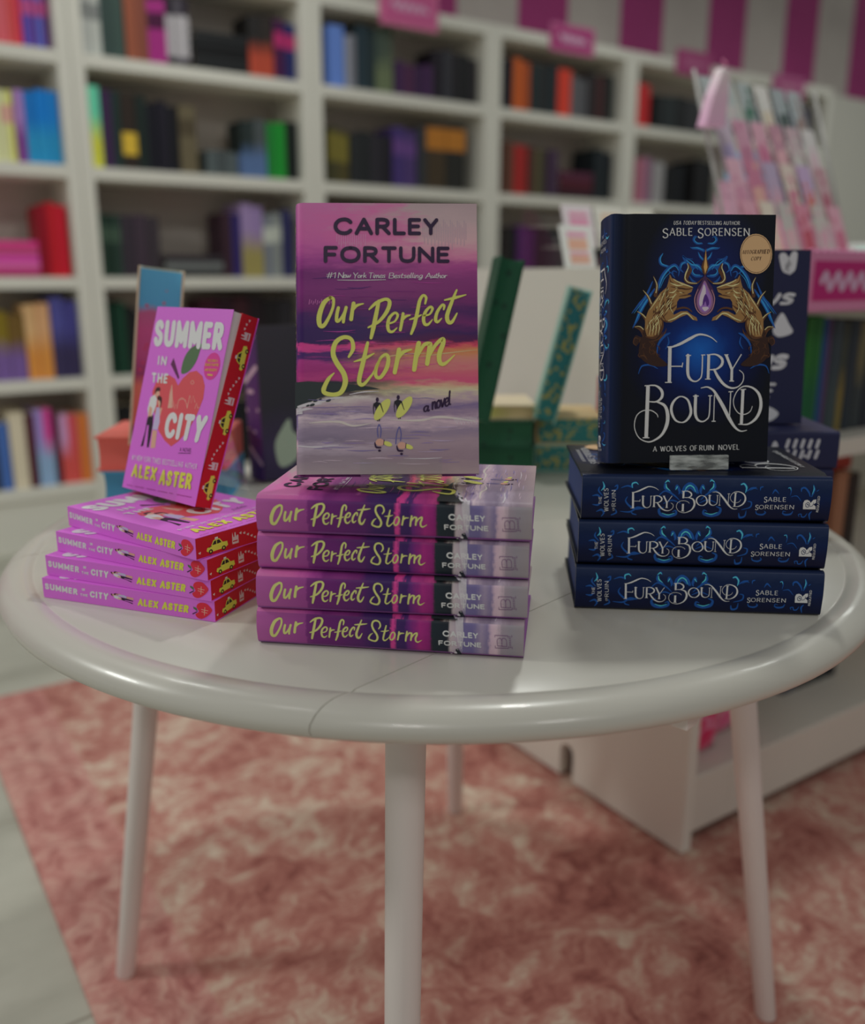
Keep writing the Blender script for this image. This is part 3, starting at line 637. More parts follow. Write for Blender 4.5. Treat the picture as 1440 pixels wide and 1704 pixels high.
T_ = [([(365,642),(402,570),(385,492),(320,475),(252,520),(230,610),(260,690),(320,780),(335,860),(300,940),(240,962),(165,950),(150,915),(190,830),(240,778)], [20,36,32,34,40,42,44,44,46,40,34,36,40,32,8]),
      ([(527,522),(490,680),(455,830),(465,875),(500,870),(562,798)], [26,40,38,36,28,18]), ([(410,682),(500,655),(582,613)], [8,30,10]),
      ([(562,800),(605,730),(640,652),(685,622),(706,660),(690,740),(640,815),(600,808),(600,740),(635,660)], [18,20,24,26,34,36,30,30,30,20]),
      ([(797,582),(780,680),(760,775)], [38,38,36]), ([(783,670),(830,605),(906,580)], [26,34,12]),
      ([(967,527),(945,640),(928,752)], [40,42,38]), ([(948,650),(1010,545),(1062,532),(1062,560),(1040,702)], [26,32,36,42,38]), ([(1046,655),(1110,545),(1172,492),(1177,530),(1145,620),(1150,690),(1192,702),(1277,628)], [26,30,34,40,42,38,30,8])]
def storm_cover_print(root):
    H = homography([(491, 340), (795, 341), (800, 789), (493, 789)], [(0, SH), (SW, SH), (SW, 0), (0, 0)])
    c5 = crop(460, 320, 3.273, H)
    p = Print(on_front(ST)); p.H = c5
    DK = mat('dark headland paint', (38, 44, 46), .45, KC); FOAM = mat('foam paint', (186, 166, 172), .45, KC); PK = mat('peach paint', (190, 162, 158), .45, KC); GR = mat('grey violet paint', (96, 84, 128), .45, KC); BLU = mat('reflection blue paint', (78, 76, 126), .45, KC); SUN = mat('sunset streak paint', (220, 150, 110), .45, KC)
    p.poly([(102,1036),(170,1030),(300,1040),(420,1048),(520,1062),(570,1074),(430,1082),(300,1100),(230,1122),(170,1150),(102,1180)], DK)
    p.up()
    for y, x0, x1, w_ in ((1158,118,250,22), (1140,210,300,16), (1185,114,200,14), (1125,260,380,14), (1092,400,560,7)): p.stroke([(x0, y + 10), ((x0 + x1) / 2, y - 4), (x1, y - 6)], [w_ * .4, w_, 2], FOAM)
    p.up()
    for x, y, r in ((196,1158,10), (214,1136,9), (285,1134,10), (240,1128,6), (172,1162,7)): p.ell(x, y, r * 1.5, r * .7, DK, -.3)
    p.stroke([(180,1256),(330,1248),(420,1272),(520,1258)], [3,14,10,2], PK); p.stroke([(620,1240),(780,1244),(900,1226),(1090,1250)], [2,12,14,4], PK)
    p.stroke([(116,1380),(220,1386),(340,1376)], [6,8,2], FOAM); p.stroke([(700,1450),(820,1452),(910,1446)], [1,5,1], FOAM); p.stroke([(780,900),(930,880),(1100,862)], [2,6,2], SUN); p.stroke([(560,905),(700,885),(820,880)], [2,9,2], SUN)
    for i in range(16): x = 975 + i * 8; p.stroke([(x, 1228), (x + 1, 1250 + (i * 7) % 18)], 2.4, FOAM, curve=False)
    for i in range(26): x = 800 + i * 9.5; p.stroke([(x, 150 + (i * 13) % 50), (x + 1, 250 + (i * 37) % 70)], 2.2, mat('grey drip paint', (140, 124, 140), .45, KC), curve=False)
    for i in range(14): x = 330 + i * 12; p.stroke([(x, 235), (x, 275 + (i * 17) % 40)], 2.6, mat('pale pink drip paint', (190, 130, 160), .45, KC), curve=False)
    for i in range(12): x = 178 + i * 11; p.stroke([(x + 4, 588 + (i % 3) * 5), (x, 614 - (i % 2) * 6)], 3, mat('pink fleck paint', (170, 96, 150), .45, KC), curve=False)
    rs = random.Random(3); SH_ = [mat('streak paint', c, .45, KC) for c in ((152, 136, 160), (104, 92, 134), (168, 150, 162), (120, 102, 146))]
    for k in range(46):
        y = rs.uniform(1120, 1515); x = rs.uniform(125, 900); L = rs.uniform(60, 190); p.stroke([(x, y), (x + L * .5, y + rs.uniform(-5, 5)), (x + L, y + rs.uniform(-4, 4))], [1, rs.uniform(2, 6), 1], SH_[k % 4])
    SK = [mat('sky streak paint', c, .45, KC) for c in ((150, 56, 130), (110, 40, 110), (60, 32, 92), (190, 70, 130))]
    for k in range(40):
        y = rs.uniform(420, 1020); x = rs.uniform(125, 850); L = rs.uniform(90, 220); p.stroke([(x, y), (x + L * .5, y + rs.uniform(-8, 8)), (x + L, y + rs.uniform(-8, 8))], [1, rs.uniform(2, 5), 1], SK[(0, 1, 2)[k % 3] if y < 800 else (3, 0)[k % 2]])
    # two surfers walking away with boards, and their reflections
    c7 = crop(600, 640, 8, H); p.H = c7; p.up()
    YB = mat('board yellow paint', (208, 204, 90), .45, KC); SKIN = mat('skin paint', (186, 130, 116), .45, KC)
    for pts, w_ in (([(250,535),(232,600),(240,700)], 14), ([(258,535),(280,600),(272,700)], 14), ([(520,570),(490,660),(478,790)], 14), ([(530,570),(550,660),(540,750)], 14)): p.stroke(pts, w_, BLU)
    for (cx, cy), (cx2, cy2) in (((265, 770), (370, 790)), ((560, 815), (650, 830))):
        p.ell(cx2, cy2, 62, 30, YB, .35); p.up(); p.ell(cx, cy, 58, 48, SKIN); p.up(); p.stroke([(cx - 68, cy + 5), (cx - 50, cy + 62), (cx + 10, cy + 70)], [14, 26, 20], INK_P); p.stroke([(cx + 56, cy - 30), (cx + 50, cy + 30)], 10, INK_P)
        p.ell(cx - 5, cy + 110, 20, 16, INK_P)
    p.up()
    for dx, dy, bx, by, sc_ in ((0, 0, 295, 335, 1), (280, -30, 590, 305, 1)):
        p.poly([(178+dx,262+dy),(215+dx,232+dy),(268+dx,248+dy),(282+dx,282+dy),(262+dx,340+dy),(270+dx,440+dy),(262+dx,490+dy),(250+dx,492+dy),(248+dx,430+dy),(240+dx,492+dy),(228+dx,490+dy),(212+dx,400+dy),(205+dx,320+dy)], INK_K)
        p.stroke([(186+dx,262+dy),(178+dx,320+dy),(184+dx,400+dy)], [20,12,8], INK_K); p.ell(230+dx, 205+dy, 21, 30, INK_P)
        p.up(); p.ell(bx, by, 66, 168, YB, .62); p.up(); p.stroke([(272+dx,262+dy),(292+dx,320+dy),(310+dx,370+dy)], [18,13,9], INK_K)
    p.H = c5; p.up()
    INKN = INK_P
    p.text('a', [(800,1142),(838,1136),(838,1200),(802,1206)], INKN, dict(w=.16, t=.1)); p.text('novel', [(846,1108),(958,1080),(960,1168),(848,1196)], INKN, dict(w=.11, t=.07, gap=.02))
    art = p.build('cover_painting', root)
    p = Print(on_front(ST)); p.z = 5e-4; p.H = c5
    p.text('CARLEY', [(312,146),(886,150),(886,240),(312,240)], INK_P, BOLD); p.text('FORTUNE', [(258,300),(948,304),(948,390),(258,390)], INK_P, BOLD)
    p.build('author_lettering', root)
    p = Print(on_front(ST)); p.z = 5e-4; p.H = c5
    for t_, x0, x1, yy in (('#1', 272, 326, 0), ('New', 338, 408, 0), ('York', 418, 494, 1), ('Times', 502, 598, 1), ('Bestselling', 616, 802, 2), ('Author', 816, 936, 2)):
        p.text(t_, [(x0, 442 + yy), (x1, 442 + yy), (x1, 474 + yy), (x0, 474 + yy)], INK_W, dict(w=.12, t=.07, gap=.05, shear=.15))
    p.stroke([(334, 484), (470, 485), (597, 482)], [2.5, 4, 2.5], INK_W)
    p.build('tagline_lettering', root)
    p = Print(on_front(ST)); p.z = 6e-4; p.H = crop(510, 470, 5.143, H)
    for pts, wd in O_ + P_ + T_: p.stroke(pts, wd, INK_Y)
    p.build('title_lettering', root)
def storm_spine_print(root):
    H = homography([(428.5, 1016), (878, 1036), (872.4, 1100), (428.7, 1072)], [(0, ST), (SH, ST), (SH, 0), (0, 0)])
    p = Print(on_spine(SH, ST)); p.H = crop(440, 1025, 5.54, H)
    def word(strokes, x0, y0, bx0, by0, bx1, by1, k=0):
        xs = [q[0] for s_, _ in strokes for q in s_]; ys = [q[1] + k * (q[0] - min(xs)) for s_, _ in strokes for q in s_]
        fx = (bx1 - bx0) / (max(xs) - min(xs)); fy = (by1 - by0) / (max(ys) - min(ys)); mx, my = min(xs), min(ys)
        for s_, wd in strokes: p.stroke([(bx0 + (x - mx) * fx, by0 + (y + k * (x - mx) - my) * fy) for x, y in s_], [v * (fx + fy) / 2 * 1.02 for v in wd], INK_Y2)
    word(O_, 0, 0, 62, 34, 335, 182, .02); word(P_, 0, 0, 392, 28, 905, 222, .17); word(T_, 0, 0, 915, 48, 1408, 238, .30)
    p.build('spine_title_lettering', root)
    p = Print(on_spine(SH, ST)); p.H = crop(690, 1020, 7.2, H)
    p.text('CARLEY', [(292,204),(738,236),(738,300),(292,274)], INK_W, BOLD); p.text('FORTUNE', [(234,322),(774,352),(774,412),(234,382)], INK_W, BOLD)
    p.build('spine_author_lettering', root)
    p = Print(on_spine(SH, ST)); p.H = crop(690, 1020, 7.2, H)
    q = mat('plum mark ink', (88, 50, 92), .4, KC)
    for a, b in (((956,262),(1128,268)), ((1128,268),(1126,424)), ((1126,424),(954,418)), ((954,418),(956,262)), ((1178,262),(1176,430))): p.stroke([a, b], 6, q, curve=False)
    p.stroke([(985,390),(1108,400)], 6, q, curve=False); p.stroke([(985,390),(984,330),(1000,300),(1030,300),(1044,330),(1044,394)], 6, q); p.stroke([(1044,330),(1058,298),(1090,302),(1106,330),(1106,398)], 6, q)
    for i in range(7): p.stroke([(1142, 280 + i * 22), (1162, 281 + i * 22)], 7, q, curve=False)
    # flecks of sea foam on the headland
    fo = mat('foam paint', (186, 166, 172), .45, KC); dk = mat('dark headland paint', (30, 34, 42), .45, KC)
    p.poly([(440,440),(480,425),(500,470),(515,515),(430,512)], dk); p.up()
    for x, y, r in ((440,482,16), (385,498,10), (405,470,6), (470,440,5)): p.ell(x, y, r * 1.3, r, fo, .5)
    for i in range(9): p.stroke([(462 + i * 11, 80), (468 + i * 10, 250 + (i * 61) % 160), (500 + i * 4, 330 + (i * 53) % 170)], [10, 6, 1], fo)
    p.build('publisher_mark', root)
def storm_book():
    r = empty('hardcover_novel')
    hardcover(r, SW, SH, ST, M_SF, M_SS, M_SB, M_PAGE, rad=.0075)
    storm_cover_print(r); storm_spine_print(r); return r
b0 = storm_book()
GRP_S = 'purple sunset hardcovers on the round table'
stk = [((-.0388, .7329), -8.3), ((-.0366, .7324), -6.7), ((-.0359, .7385), -7.8), ((-.0345, .7358), -7.4)]
LBL = ['bottom book of the purple hardcover stack, lying on the white table', 'second from bottom of the stacked purple hardcovers, spine to the front', 'third up in the stack of purple hardcovers, just under the top one', 'topmost lying purple hardcover, directly under the upright one and its clear stand']
for i, (mid, rot) in enumerate(stk):
    o = b0 if i == 0 else copy_tree(b0)
    lay(o, mid, R(rot), SH, ZT + .0004 + i * .0342); tag(o, LBL[i], 'book', GRP_S)
o = copy_tree(b0); stand(o, (-.1175, .7598, ZT + .1530), .0364, .2810, ST); tag(o, 'upright purple sunset hardcover with yellow brush lettering, leaning on a clear stand', 'book', GRP_S)

# ------------------------------------------------------------------ the dark blue fantasy novel
FW, FH, FT = .160, .2362, .0445
KF = .43
def fury_front():
    t = NT('dark blue cover print', .33, .18); uv, u, v = t.uv()
    n = t.noise(uv, 5, 5, .6)
    dx = t.math('MULTIPLY', t.math('SUBTRACT', u, .56), 2.1); dy = t.math('MULTIPLY', t.math('SUBTRACT', v, .46), 3.1); d = t.math('SQRT', t.math('ADD', t.math('MULTIPLY', dx, dx), t.math('MULTIPLY', dy, dy)))
    d = t.math('ADD', d, t.math('MULTIPLY', t.math('SUBTRACT', n, .5), .22))
    c = t.ramp(d, [(0, (22, 78, 150)), (.18, (18, 62, 130)), (.36, (12, 36, 92)), (.6, (12, 20, 56)), (.85, (13, 16, 32)), (1, (15, 17, 24))], KF)
    dx = t.math('MULTIPLY', t.math('SUBTRACT', u, .58), 2.6); dy = t.math('MULTIPLY', t.math('SUBTRACT', v, .78), 3.6); d2 = t.math('SQRT', t.math('ADD', t.math('MULTIPLY', dx, dx), t.math('MULTIPLY', dy, dy)))
    g = t.math('SUBTRACT', 1, d2, True); c = t.mix(t.math('MULTIPLY', g, .9), c, alb((18, 30, 84), KF))
    h = t.math('SUBTRACT', 1, t.math('MULTIPLY', u, 11), True); c = t.mix(t.math('MULTIPLY', h, .8), c, alb((20, 32, 62), KF))
    return t.done(c)
def fury_spine():
    t = NT('dark blue spine print', .33, .18); uv, u, v = t.uv()
    n = t.noise(t.scaled(uv, (1, 4, 1)), 3, 4)
    f = t.math('ADD', t.math('MULTIPLY', t.math('ADD', u, 1), 1.0), t.math('MULTIPLY', t.math('SUBTRACT', n, .5), .35))
    return t.done(t.ramp(f, [(0, (14, 18, 40)), (.3, (13, 20, 48)), (.55, (13, 26, 60)), (.8, (17, 29, 58)), (1, (30, 40, 66))], KF))
M_FF, M_FS = fury_front(), fury_spine(); M_FB = mat('near black back cover', (14, 17, 28), .35, KF)
M_FPAGE = mat('blue sprayed page edges', (40, 52, 88), .7, KF)
SILV = mat('silver foil ink', (178, 180, 190), .3, .45); FBL = mat('bright blue flourish', (40, 120, 190), .4, KF); FBD = mat('deep blue flourish', (22, 66, 128), .4, KF); FCY = mat('pale cyan highlight', (70, 160, 205), .4, KF)
GOLD = mat('gold paint', (122, 92, 56), .4, KF); GOLD_L = mat('light gold paint', (190, 162, 118), .4, KF); GOLD_D = mat('bronze shadow paint', (72, 46, 30), .4, KF); BRN = mat('dark bronze paint', (44, 28, 24), .4, KF)
F_ = [([(418,180),(415,490)], [34,34]), ([(372,490),(440,490)], [8,8]), ([(392,182),(440,178)], [8,10]), ([(425,186),(520,155),(620,108),(700,74),(770,76),(840,100),(893,138)], [12,24,26,18,14,10,5]), ([(420,350),(545,350)], [9,9]), ([(549,318),(541,360)], [9,9]),
      ([(601,256),(600,400),(620,455),(665,481),(710,470),(742,420),(748,255)], [30,30,24,12,11,12,12]), ([(578,257),(632,255)], [8,8]), ([(735,252),(776,251)], [8,8]),
      ([(812,250),(806,460)], [28,28]), ([(776,462),(832,462)], [8,8]), ([(792,250),(815,250)], [8,8]), ([(808,250),(885,248),(945,285),(945,335),(890,375),(815,380)], [8,14,26,26,14,8]), ([(868,380),(912,450),(970,510),(1040,540),(1110,530),(1160,482),(1165,420),(1125,385)], [20,28,24,16,10,9,8,6]),
      ([(988,250),(1048,378)], [26,26]), ([(1145,245),(1052,378)], [10,10]), ([(1048,370),(1045,478)], [26,26]), ([(1022,480),(1070,480)], [8,8]), ([(970,250),(1012,250)], [8,8])]
B_ = [([(202,520),(190,965)], [36,36]), ([(155,965),(222,965)], [8,8]), ([(168,518),(232,515)], [8,8]), ([(202,516),(280,518),(338,560),(342,615),(290,655),(215,655)], [8,14,28,26,14,8]),
      ([(285,655),(370,690),(402,770),(392,860),(340,945),(250,995),(180,995),(110,955),(72,870),(90,780),(150,735),(230,730),(290,760),(305,788)], [10,26,36,34,22,12,9,8,8,8,8,8,8,6]),
      ([(535,612),(600,640),(632,715),(630,770),(590,820),(540,836),(480,815),(442,750),(442,690),(478,637)], [9,18,26,26,18,9,18,26,26,18], 1),
      ([(682,610),(679,750),(700,808),(745,830),(790,815),(820,770),(828,608)], [30,30,22,12,11,12,12]), ([(655,610),(712,608)], [8,8]), ([(810,608),(850,606)], [8,8]),
      ([(872,600),(865,826)], [9,9]), ([(845,828),(886,828)], [8,8]), ([(735,540),(800,531),(860,560),(900,612),(960,700),(1020,800),(1080,880),(1140,915),(1202,908)], [6,12,20,30,34,34,22,11,5]), ([(1037,573),(1025,805)], [10,10]), ([(1015,574),(1062,570)], [8,8]),
      ([(1162,555),(1146,855)], [30,30]), ([(1115,856),(1182,858)], [8,8]), ([(1136,555),(1192,552)], [8,8]), ([(1145,857),(1220,853),(1300,800),(1343,710),(1333,610),(1270,545),(1180,525),(1110,560),(1066,640),(1076,710),(1120,760),(1180,770),(1235,745),(1258,700)], [8,14,26,32,28,18,11,9,8,8,8,8,7,5])]
def ink(p, strokes, m, f=None, ws=1):
    for s_ in strokes:
        pts = [f(q) for q in s_[0]] if f else s_[0]
        p.stroke(pts, [v * ws for v in s_[1]], m, cap=len(s_[0]) > 2, closed=len(s_) > 2)
def fury_cover_print(root):
    u0 = .115
    H = homography([(1021.5, 363.5), (1302.4, 361.6), (1285, 771), (1020, 771)], [(FW * u0, FH), (FW, FH), (FW, 0), (FW * u0, 0)])
    p = Print(on_front(FT)); c4 = crop(1010, 400, 4.966, H); p.H = c4
    mir = lambda q: (1532 - q[0], q[1])
    for fl in (lambda q: q, mir):
        S = lambda pts, wd, m: p.stroke([fl(q) for q in pts], wd, m)
        # blue acanthus scrolls
        for pts, wd in (([(90,760),(130,690),(170,600),(230,520),(290,440)], [4,26,40,30,12]), ([(80,640),(150,560),(210,500),(270,380)], [4,18,26,8]), ([(320,440),(360,340),(420,270),(480,240),(520,280),(515,330)], [30,34,28,22,16,6]), ([(470,310),(430,300),(425,260),(470,240)], [4,10,16,14]), ([(420,255),(350,235),(335,190),(365,145)], [20,22,18,6]), ([(480,345),(455,310),(470,290),(500,300)], [6,14,12,5])): S(pts, wd, FBD)
        p.up()
        for pts, wd in (([(110,720),(150,640),(200,560),(260,480)], [2,10,14,4]), ([(330,430),(365,345),(425,275),(480,248),(515,285)], [6,12,12,9,4]), ([(410,250),(355,230),(342,190),(365,148)], [6,11,10,3]), ([(345,430),(385,350),(440,300)], [3,6,2]), ([(100,640),(160,570),(215,500)], [2,7,2])): S(pts, wd, FBL)
        for pts, wd in (([(760,300),(700,250),(640,250),(590,210),(555,165),(590,185),(650,190)], [30,40,36,34,12,10,4]), ([(740,330),(680,330),(640,300),(650,260),(690,265)], [14,22,20,14,5]), ([(590,215),(545,230),(530,270),(560,300)], [26,24,18,6]), ([(760,120),(700,100),(650,100),(625,92)], [24,26,16,4]), ([(740,60),(690,60),(655,30),(670,0),(700,10)], [10,18,18,12,4]), ([(760,200),(720,170),(700,130)], [22,20,5]), ([(700,390),(650,370),(620,330)], [8,20,6])): S(pts, wd, FBD)
        p.up()
        for pts, wd in (([(750,290),(695,245),(640,235),(590,200)], [6,13,12,5]), ([(720,322),(670,318),(648,290),(662,268)], [4,9,8,3]), ([(580,215),(548,232),(538,268)], [5,9,3]), ([(750,115),(700,98),(640,94)], [4,9,2]), ([(735,55),(692,55),(664,30),(678,6)], [3,8,7,3]), ([(750,195),(722,168),(706,138)], [4,8,2]), ([(700,280),(650,215),(600,190)], [2,7,2])): S(pts, wd, FBL)
        for pts, wd in (([(320,990),(330,900),(380,830),(440,800)], [4,16,26,10]), ([(400,930),(430,880),(420,830)], [4,16,6]), ([(150,1130),(180,1070),(260,1060),(330,1090)], [4,12,14,4])): S(pts, wd, FBD)
        p.up()
        # back spikes
        for pts, wd in (([(300,490),(312,410),(278,332)], [36,26,3]), ([(262,570),(232,505),(180,448)], [34,24,3]), ([(222,700),(182,655),(126,622)], [34,22,3]), ([(205,800),(158,752),(104,750)], [30,18,3])): S(pts, wd, GOLD_D)
        p.up()
        for pts, wd in (([(304,470),(312,405),(280,340)], [8,8,2]), ([(262,560),(230,500),(184,452)], [8,8,2]), ([(222,690),(182,650),(130,624)], [8,7,2]), ([(200,780),(158,748),(108,750)], [7,6,2])): S(pts, wd, GOLD_L)
        p.up()
        # dark lower body and tail curls
        p.poly([fl(q) for q in ((205,740),(300,780),(370,720),(350,840),(310,900),(330,980),(420,1060),(300,1070),(200,1030),(150,960),(160,870),(130,900),(95,870),(120,820),(180,830))], BRN, True)
        p.up()
        for pts, wd in (([(128,905),(98,880),(112,840),(150,850)], [3,8,8,2]), ([(100,750),(160,775),(190,830)], [4,14,4]), ([(150,990),(200,985),(230,1020)], [3,12,3]), ([(340,850),(390,800),(405,760)], [10,12,2]), ([(250,870),(330,850),(375,790)], [3,10,3])): S(pts, wd, GOLD_D)
        # body, neck, head
        p.poly([fl(q) for q in ((655,425),(600,402),(555,385),(505,372),(470,352),(455,352),(432,318),(420,380),(405,425),(345,470),(285,545),(232,620),(205,690),(205,770),(225,830),(285,842),(350,800),(372,720),(345,668),(400,712),(450,712),(540,668),(600,648),(650,690),(700,700),(690,672),(640,648),(600,620),(540,622),(478,650),(462,640),(500,600),(505,545),(525,518),(580,515),(640,495),(600,480),(640,462))], GOLD)
        p.up()
        p.stroke([fl(q) for q in ((498,605),(560,592),(610,600),(645,625))], [16,16,13,8], GOLD_D)
        for pts, wd in (([(440,420),(520,430),(600,440),(650,430)], [4,14,14,5]), ([(430,330),(440,375),(480,395)], [3,12,4]), ([(520,500),(580,490),(635,485)], [4,12,4]), ([(410,520),(440,600),(500,570)], [6,22,6]), ([(215,830),(300,835),(365,760),(368,690)], [8,24,24,8]), ([(400,700),(350,640),(300,640),(270,690)], [6,16,14,4]), ([(480,690),(400,705),(350,680)], [4,12,4]), ([(420,430),(405,500),(430,560)], [5,16,5])): S(pts, wd, GOLD_D)
        rf = random.Random(11)
        for k in range(90):
            a = rf.random(); bx = 430 - 120 * a - 70 * a * a; by = 430 + 170 * a + 170 * a * a; off = rf.uniform(-52, 52) * (1 - .35 * abs(a - .5))
            nx, ny = .8, .6; x = bx + nx * off + 6; y = by + ny * off * .55; L = rf.uniform(16, 44); ta = 2.25 - .5 * a + rf.uniform(-.25, .25)
            S([(x, y), (x + L * .5 * cos(ta) + 5, y + L * .5 * sin(ta)), (x + L * cos(ta), y + L * sin(ta))], [1.5, rf.uniform(4, 9), 1], (GOLD_D, GOLD_L, BRN, GOLD_D, GOLD)[k % 5])
        for k in range(14):
            x = 440 + rf.uniform(0, 120); y = 375 + rf.uniform(0, 90) + (x - 440) * .15; S([(x, y), (x + 14, y + 5), (x + 30, y + 7)], [1, 5, 1], (GOLD_D, BRN, GOLD_L)[k % 3])
        for k in range(16):
            x = 150 + rf.uniform(0, 170); y = 800 + rf.uniform(0, 170); S([(x, y), (x + rf.uniform(-20, 30), y + 26), (x + rf.uniform(-10, 40), y + 48)], [2, 7, 1], GOLD_D)
        p.up()
        for k in range(22):
            a = k / 21; x = 240 + 190 * a + (k % 3) * 16; y = 690 - 210 * a + (k % 4) * 20
            S([(x + 46, y - 10), (x + 20, y + 12), (x - 4, y + 44)], [2, 8, 2], GOLD_D if k % 2 else GOLD_L)
        for k in range(9):
            x = 235 + k * 14; S([(x, 700 + (k % 3) * 12), (x + 6, 760), (x - 4, 815)], [2, 7, 2], GOLD_L if k % 2 else GOLD_D)
        p.up()
        for pts, wd in (([(470,362),(540,392),(610,412),(652,425)], [6,11,9,4]), ([(440,390),(500,410),(560,405)], [4,12,3]), ([(430,470),(470,465),(500,440)], [4,12,3]), ([(430,510),(470,500),(490,470)], [3,9,2]), ([(420,700),(480,680),(560,640),(610,645),(660,690)], [5,12,12,10,5]), ([(350,480),(300,545),(250,610)], [3,9,3]), ([(400,440),(370,500),(330,580)], [2,8,2]), ([(300,660),(330,700),(300,760)], [3,9,3]), ([(470,640),(440,590),(455,540)], [2,8,2])): S(pts, wd, GOLD_L)
        p.stroke([fl(q) for q in ((556,432),(580,440))], [7,3], BRN)
        # curled horns beside the gem
        S([(605,225),(628,280),(600,320),(585,360),(620,388),(690,388),(748,345)], [5,26,40,40,26,14,5], GOLD_D); p.up(); S([(598,226),(606,262),(584,310),(578,352),(612,384),(690,392)], [4,9,12,10,8,4], GOLD_L)
    p.up()
    p.poly([(772,95),(784,190),(802,255),(780,310),(765,325),(748,310),(728,255),(752,190)], GOLD_D); p.up(); p.poly([(771,110),(778,200),(788,258),(766,312),(752,255),(762,200)], mat('amber paint', (186, 132, 78), .4, KF))
    PU = mat('violet setting paint', (56, 34, 66), .4, KF); PL = mat('amethyst paint', (122, 88, 150), .3, KF); PW = mat('pale amethyst paint', (186, 158, 200), .3, KF); PD = mat('deep amethyst paint', (68, 36, 104), .3, KF)
    p.poly([(765,322),(800,380),(845,440),(862,520),(845,610),(790,655),(765,660),(740,655),(690,610),(672,520),(688,440),(730,380)][:], PU, True); p.up()
    p.poly([(762,368),(800,430),(838,500),(840,570),(805,625),(765,645),(722,625),(690,570),(692,500),(728,430)], mat('mauve rim paint', (120, 84, 116), .35, KF), True); p.up()
    p.poly([(760,385),(790,440),(822,510),(822,570),(795,612),(762,628),(730,612),(706,570),(708,510),(734,440)], PL, True); p.up()
    p.poly([(756,400),(775,450),(760,520),(730,580),(712,560),(716,510),(738,445)], PW, True); p.poly([(770,480),(800,520),(805,560),(785,580),(770,540),(752,575),(745,540)], PD, True); p.poly([(740,590),(790,585),(800,600),(765,620)], PW, True)
    p.stroke([(700,440),(668,520),(690,610),(760,652),(830,612),(858,520),(830,445)], [4,7,7,6,7,7,4], mat('rose gold paint', (160, 118, 120), .35, KF))
    p.build('cover_painting', root)
    p = Print(on_front(FT)); p.z = 9e-4; p.H = crop(1020, 550, 5.333, H); ink(p, F_ + B_, SILV); p.build('title_lettering', root)
    c6 = crop(980, 340, 3.706, H)
    p = Print(on_front(FT)); p.z = 9e-4; p.H = c6
    p.text('USA TODAY', [(457,128),(618,126),(618,152),(457,154)], SILV, dict(FLARE, shear=.2)); p.text('BESTSELLING', [(628,126),(800,126),(800,151),(628,151)], SILV, FLARE); p.text('AUTHOR', [(810,126),(930,125),(930,150),(810,151)], SILV, FLARE)
    p.text('S', [(376,176),(420,174),(420,238),(376,240)], SILV, FLARE); p.text('ABLE', [(426,172),(592,170),(592,221),(426,223)], SILV, FLARE); p.text('S', [(626,172),(670,170),(670,236),(626,238)], SILV, FLARE); p.text('ORENSEN', [(676,170),(1000,166),(1000,219),(676,221)], SILV, FLARE)
    p.build('author_lettering', root)
    p = Print(on_front(FT)); p.z = 9e-4; p.H = c6
    for t_, x0, x1 in (('A', 328, 356), ('WOLVES', 378, 560), ('OF', 584, 636), ('RUIN', 650, 750), ('NOVEL', 784, 932)):
        yy = lambda x: 1500 - (x - 328) * .012
        p.text(t_, [(x0, yy(x0)), (x1, yy(x1)), (x1, yy(x1) + 33), (x0, yy(x0) + 33)], SILV, FLARE)
    p.build('series_lettering', root)
    p = Print(on_front(FT)); p.z = 1.0e-3; p.H = c6
    ST_ = mat('peach foil sticker', (200, 148, 110), .35, .5); DK = mat('dark brown ink', (52, 26, 20), .4, .5)
    p.ell(1047, 328, 116, 125, ST_); p.up(); p.stroke([(1047 + 108 * cos(2 * pi * k / 40), 328 + 117 * sin(2 * pi * k / 40)) for k in range(40)], 3, DK, closed=True, n=2)
    p.text('AUTOGRAPHED', [(948,306),(1145,298),(1145,328),(948,332)], DK, SERIFISH); p.text('COPY', [(1012,346),(1086,344),(1084,370),(1010,372)], DK, SERIFISH)
    p.build('sticker', root)
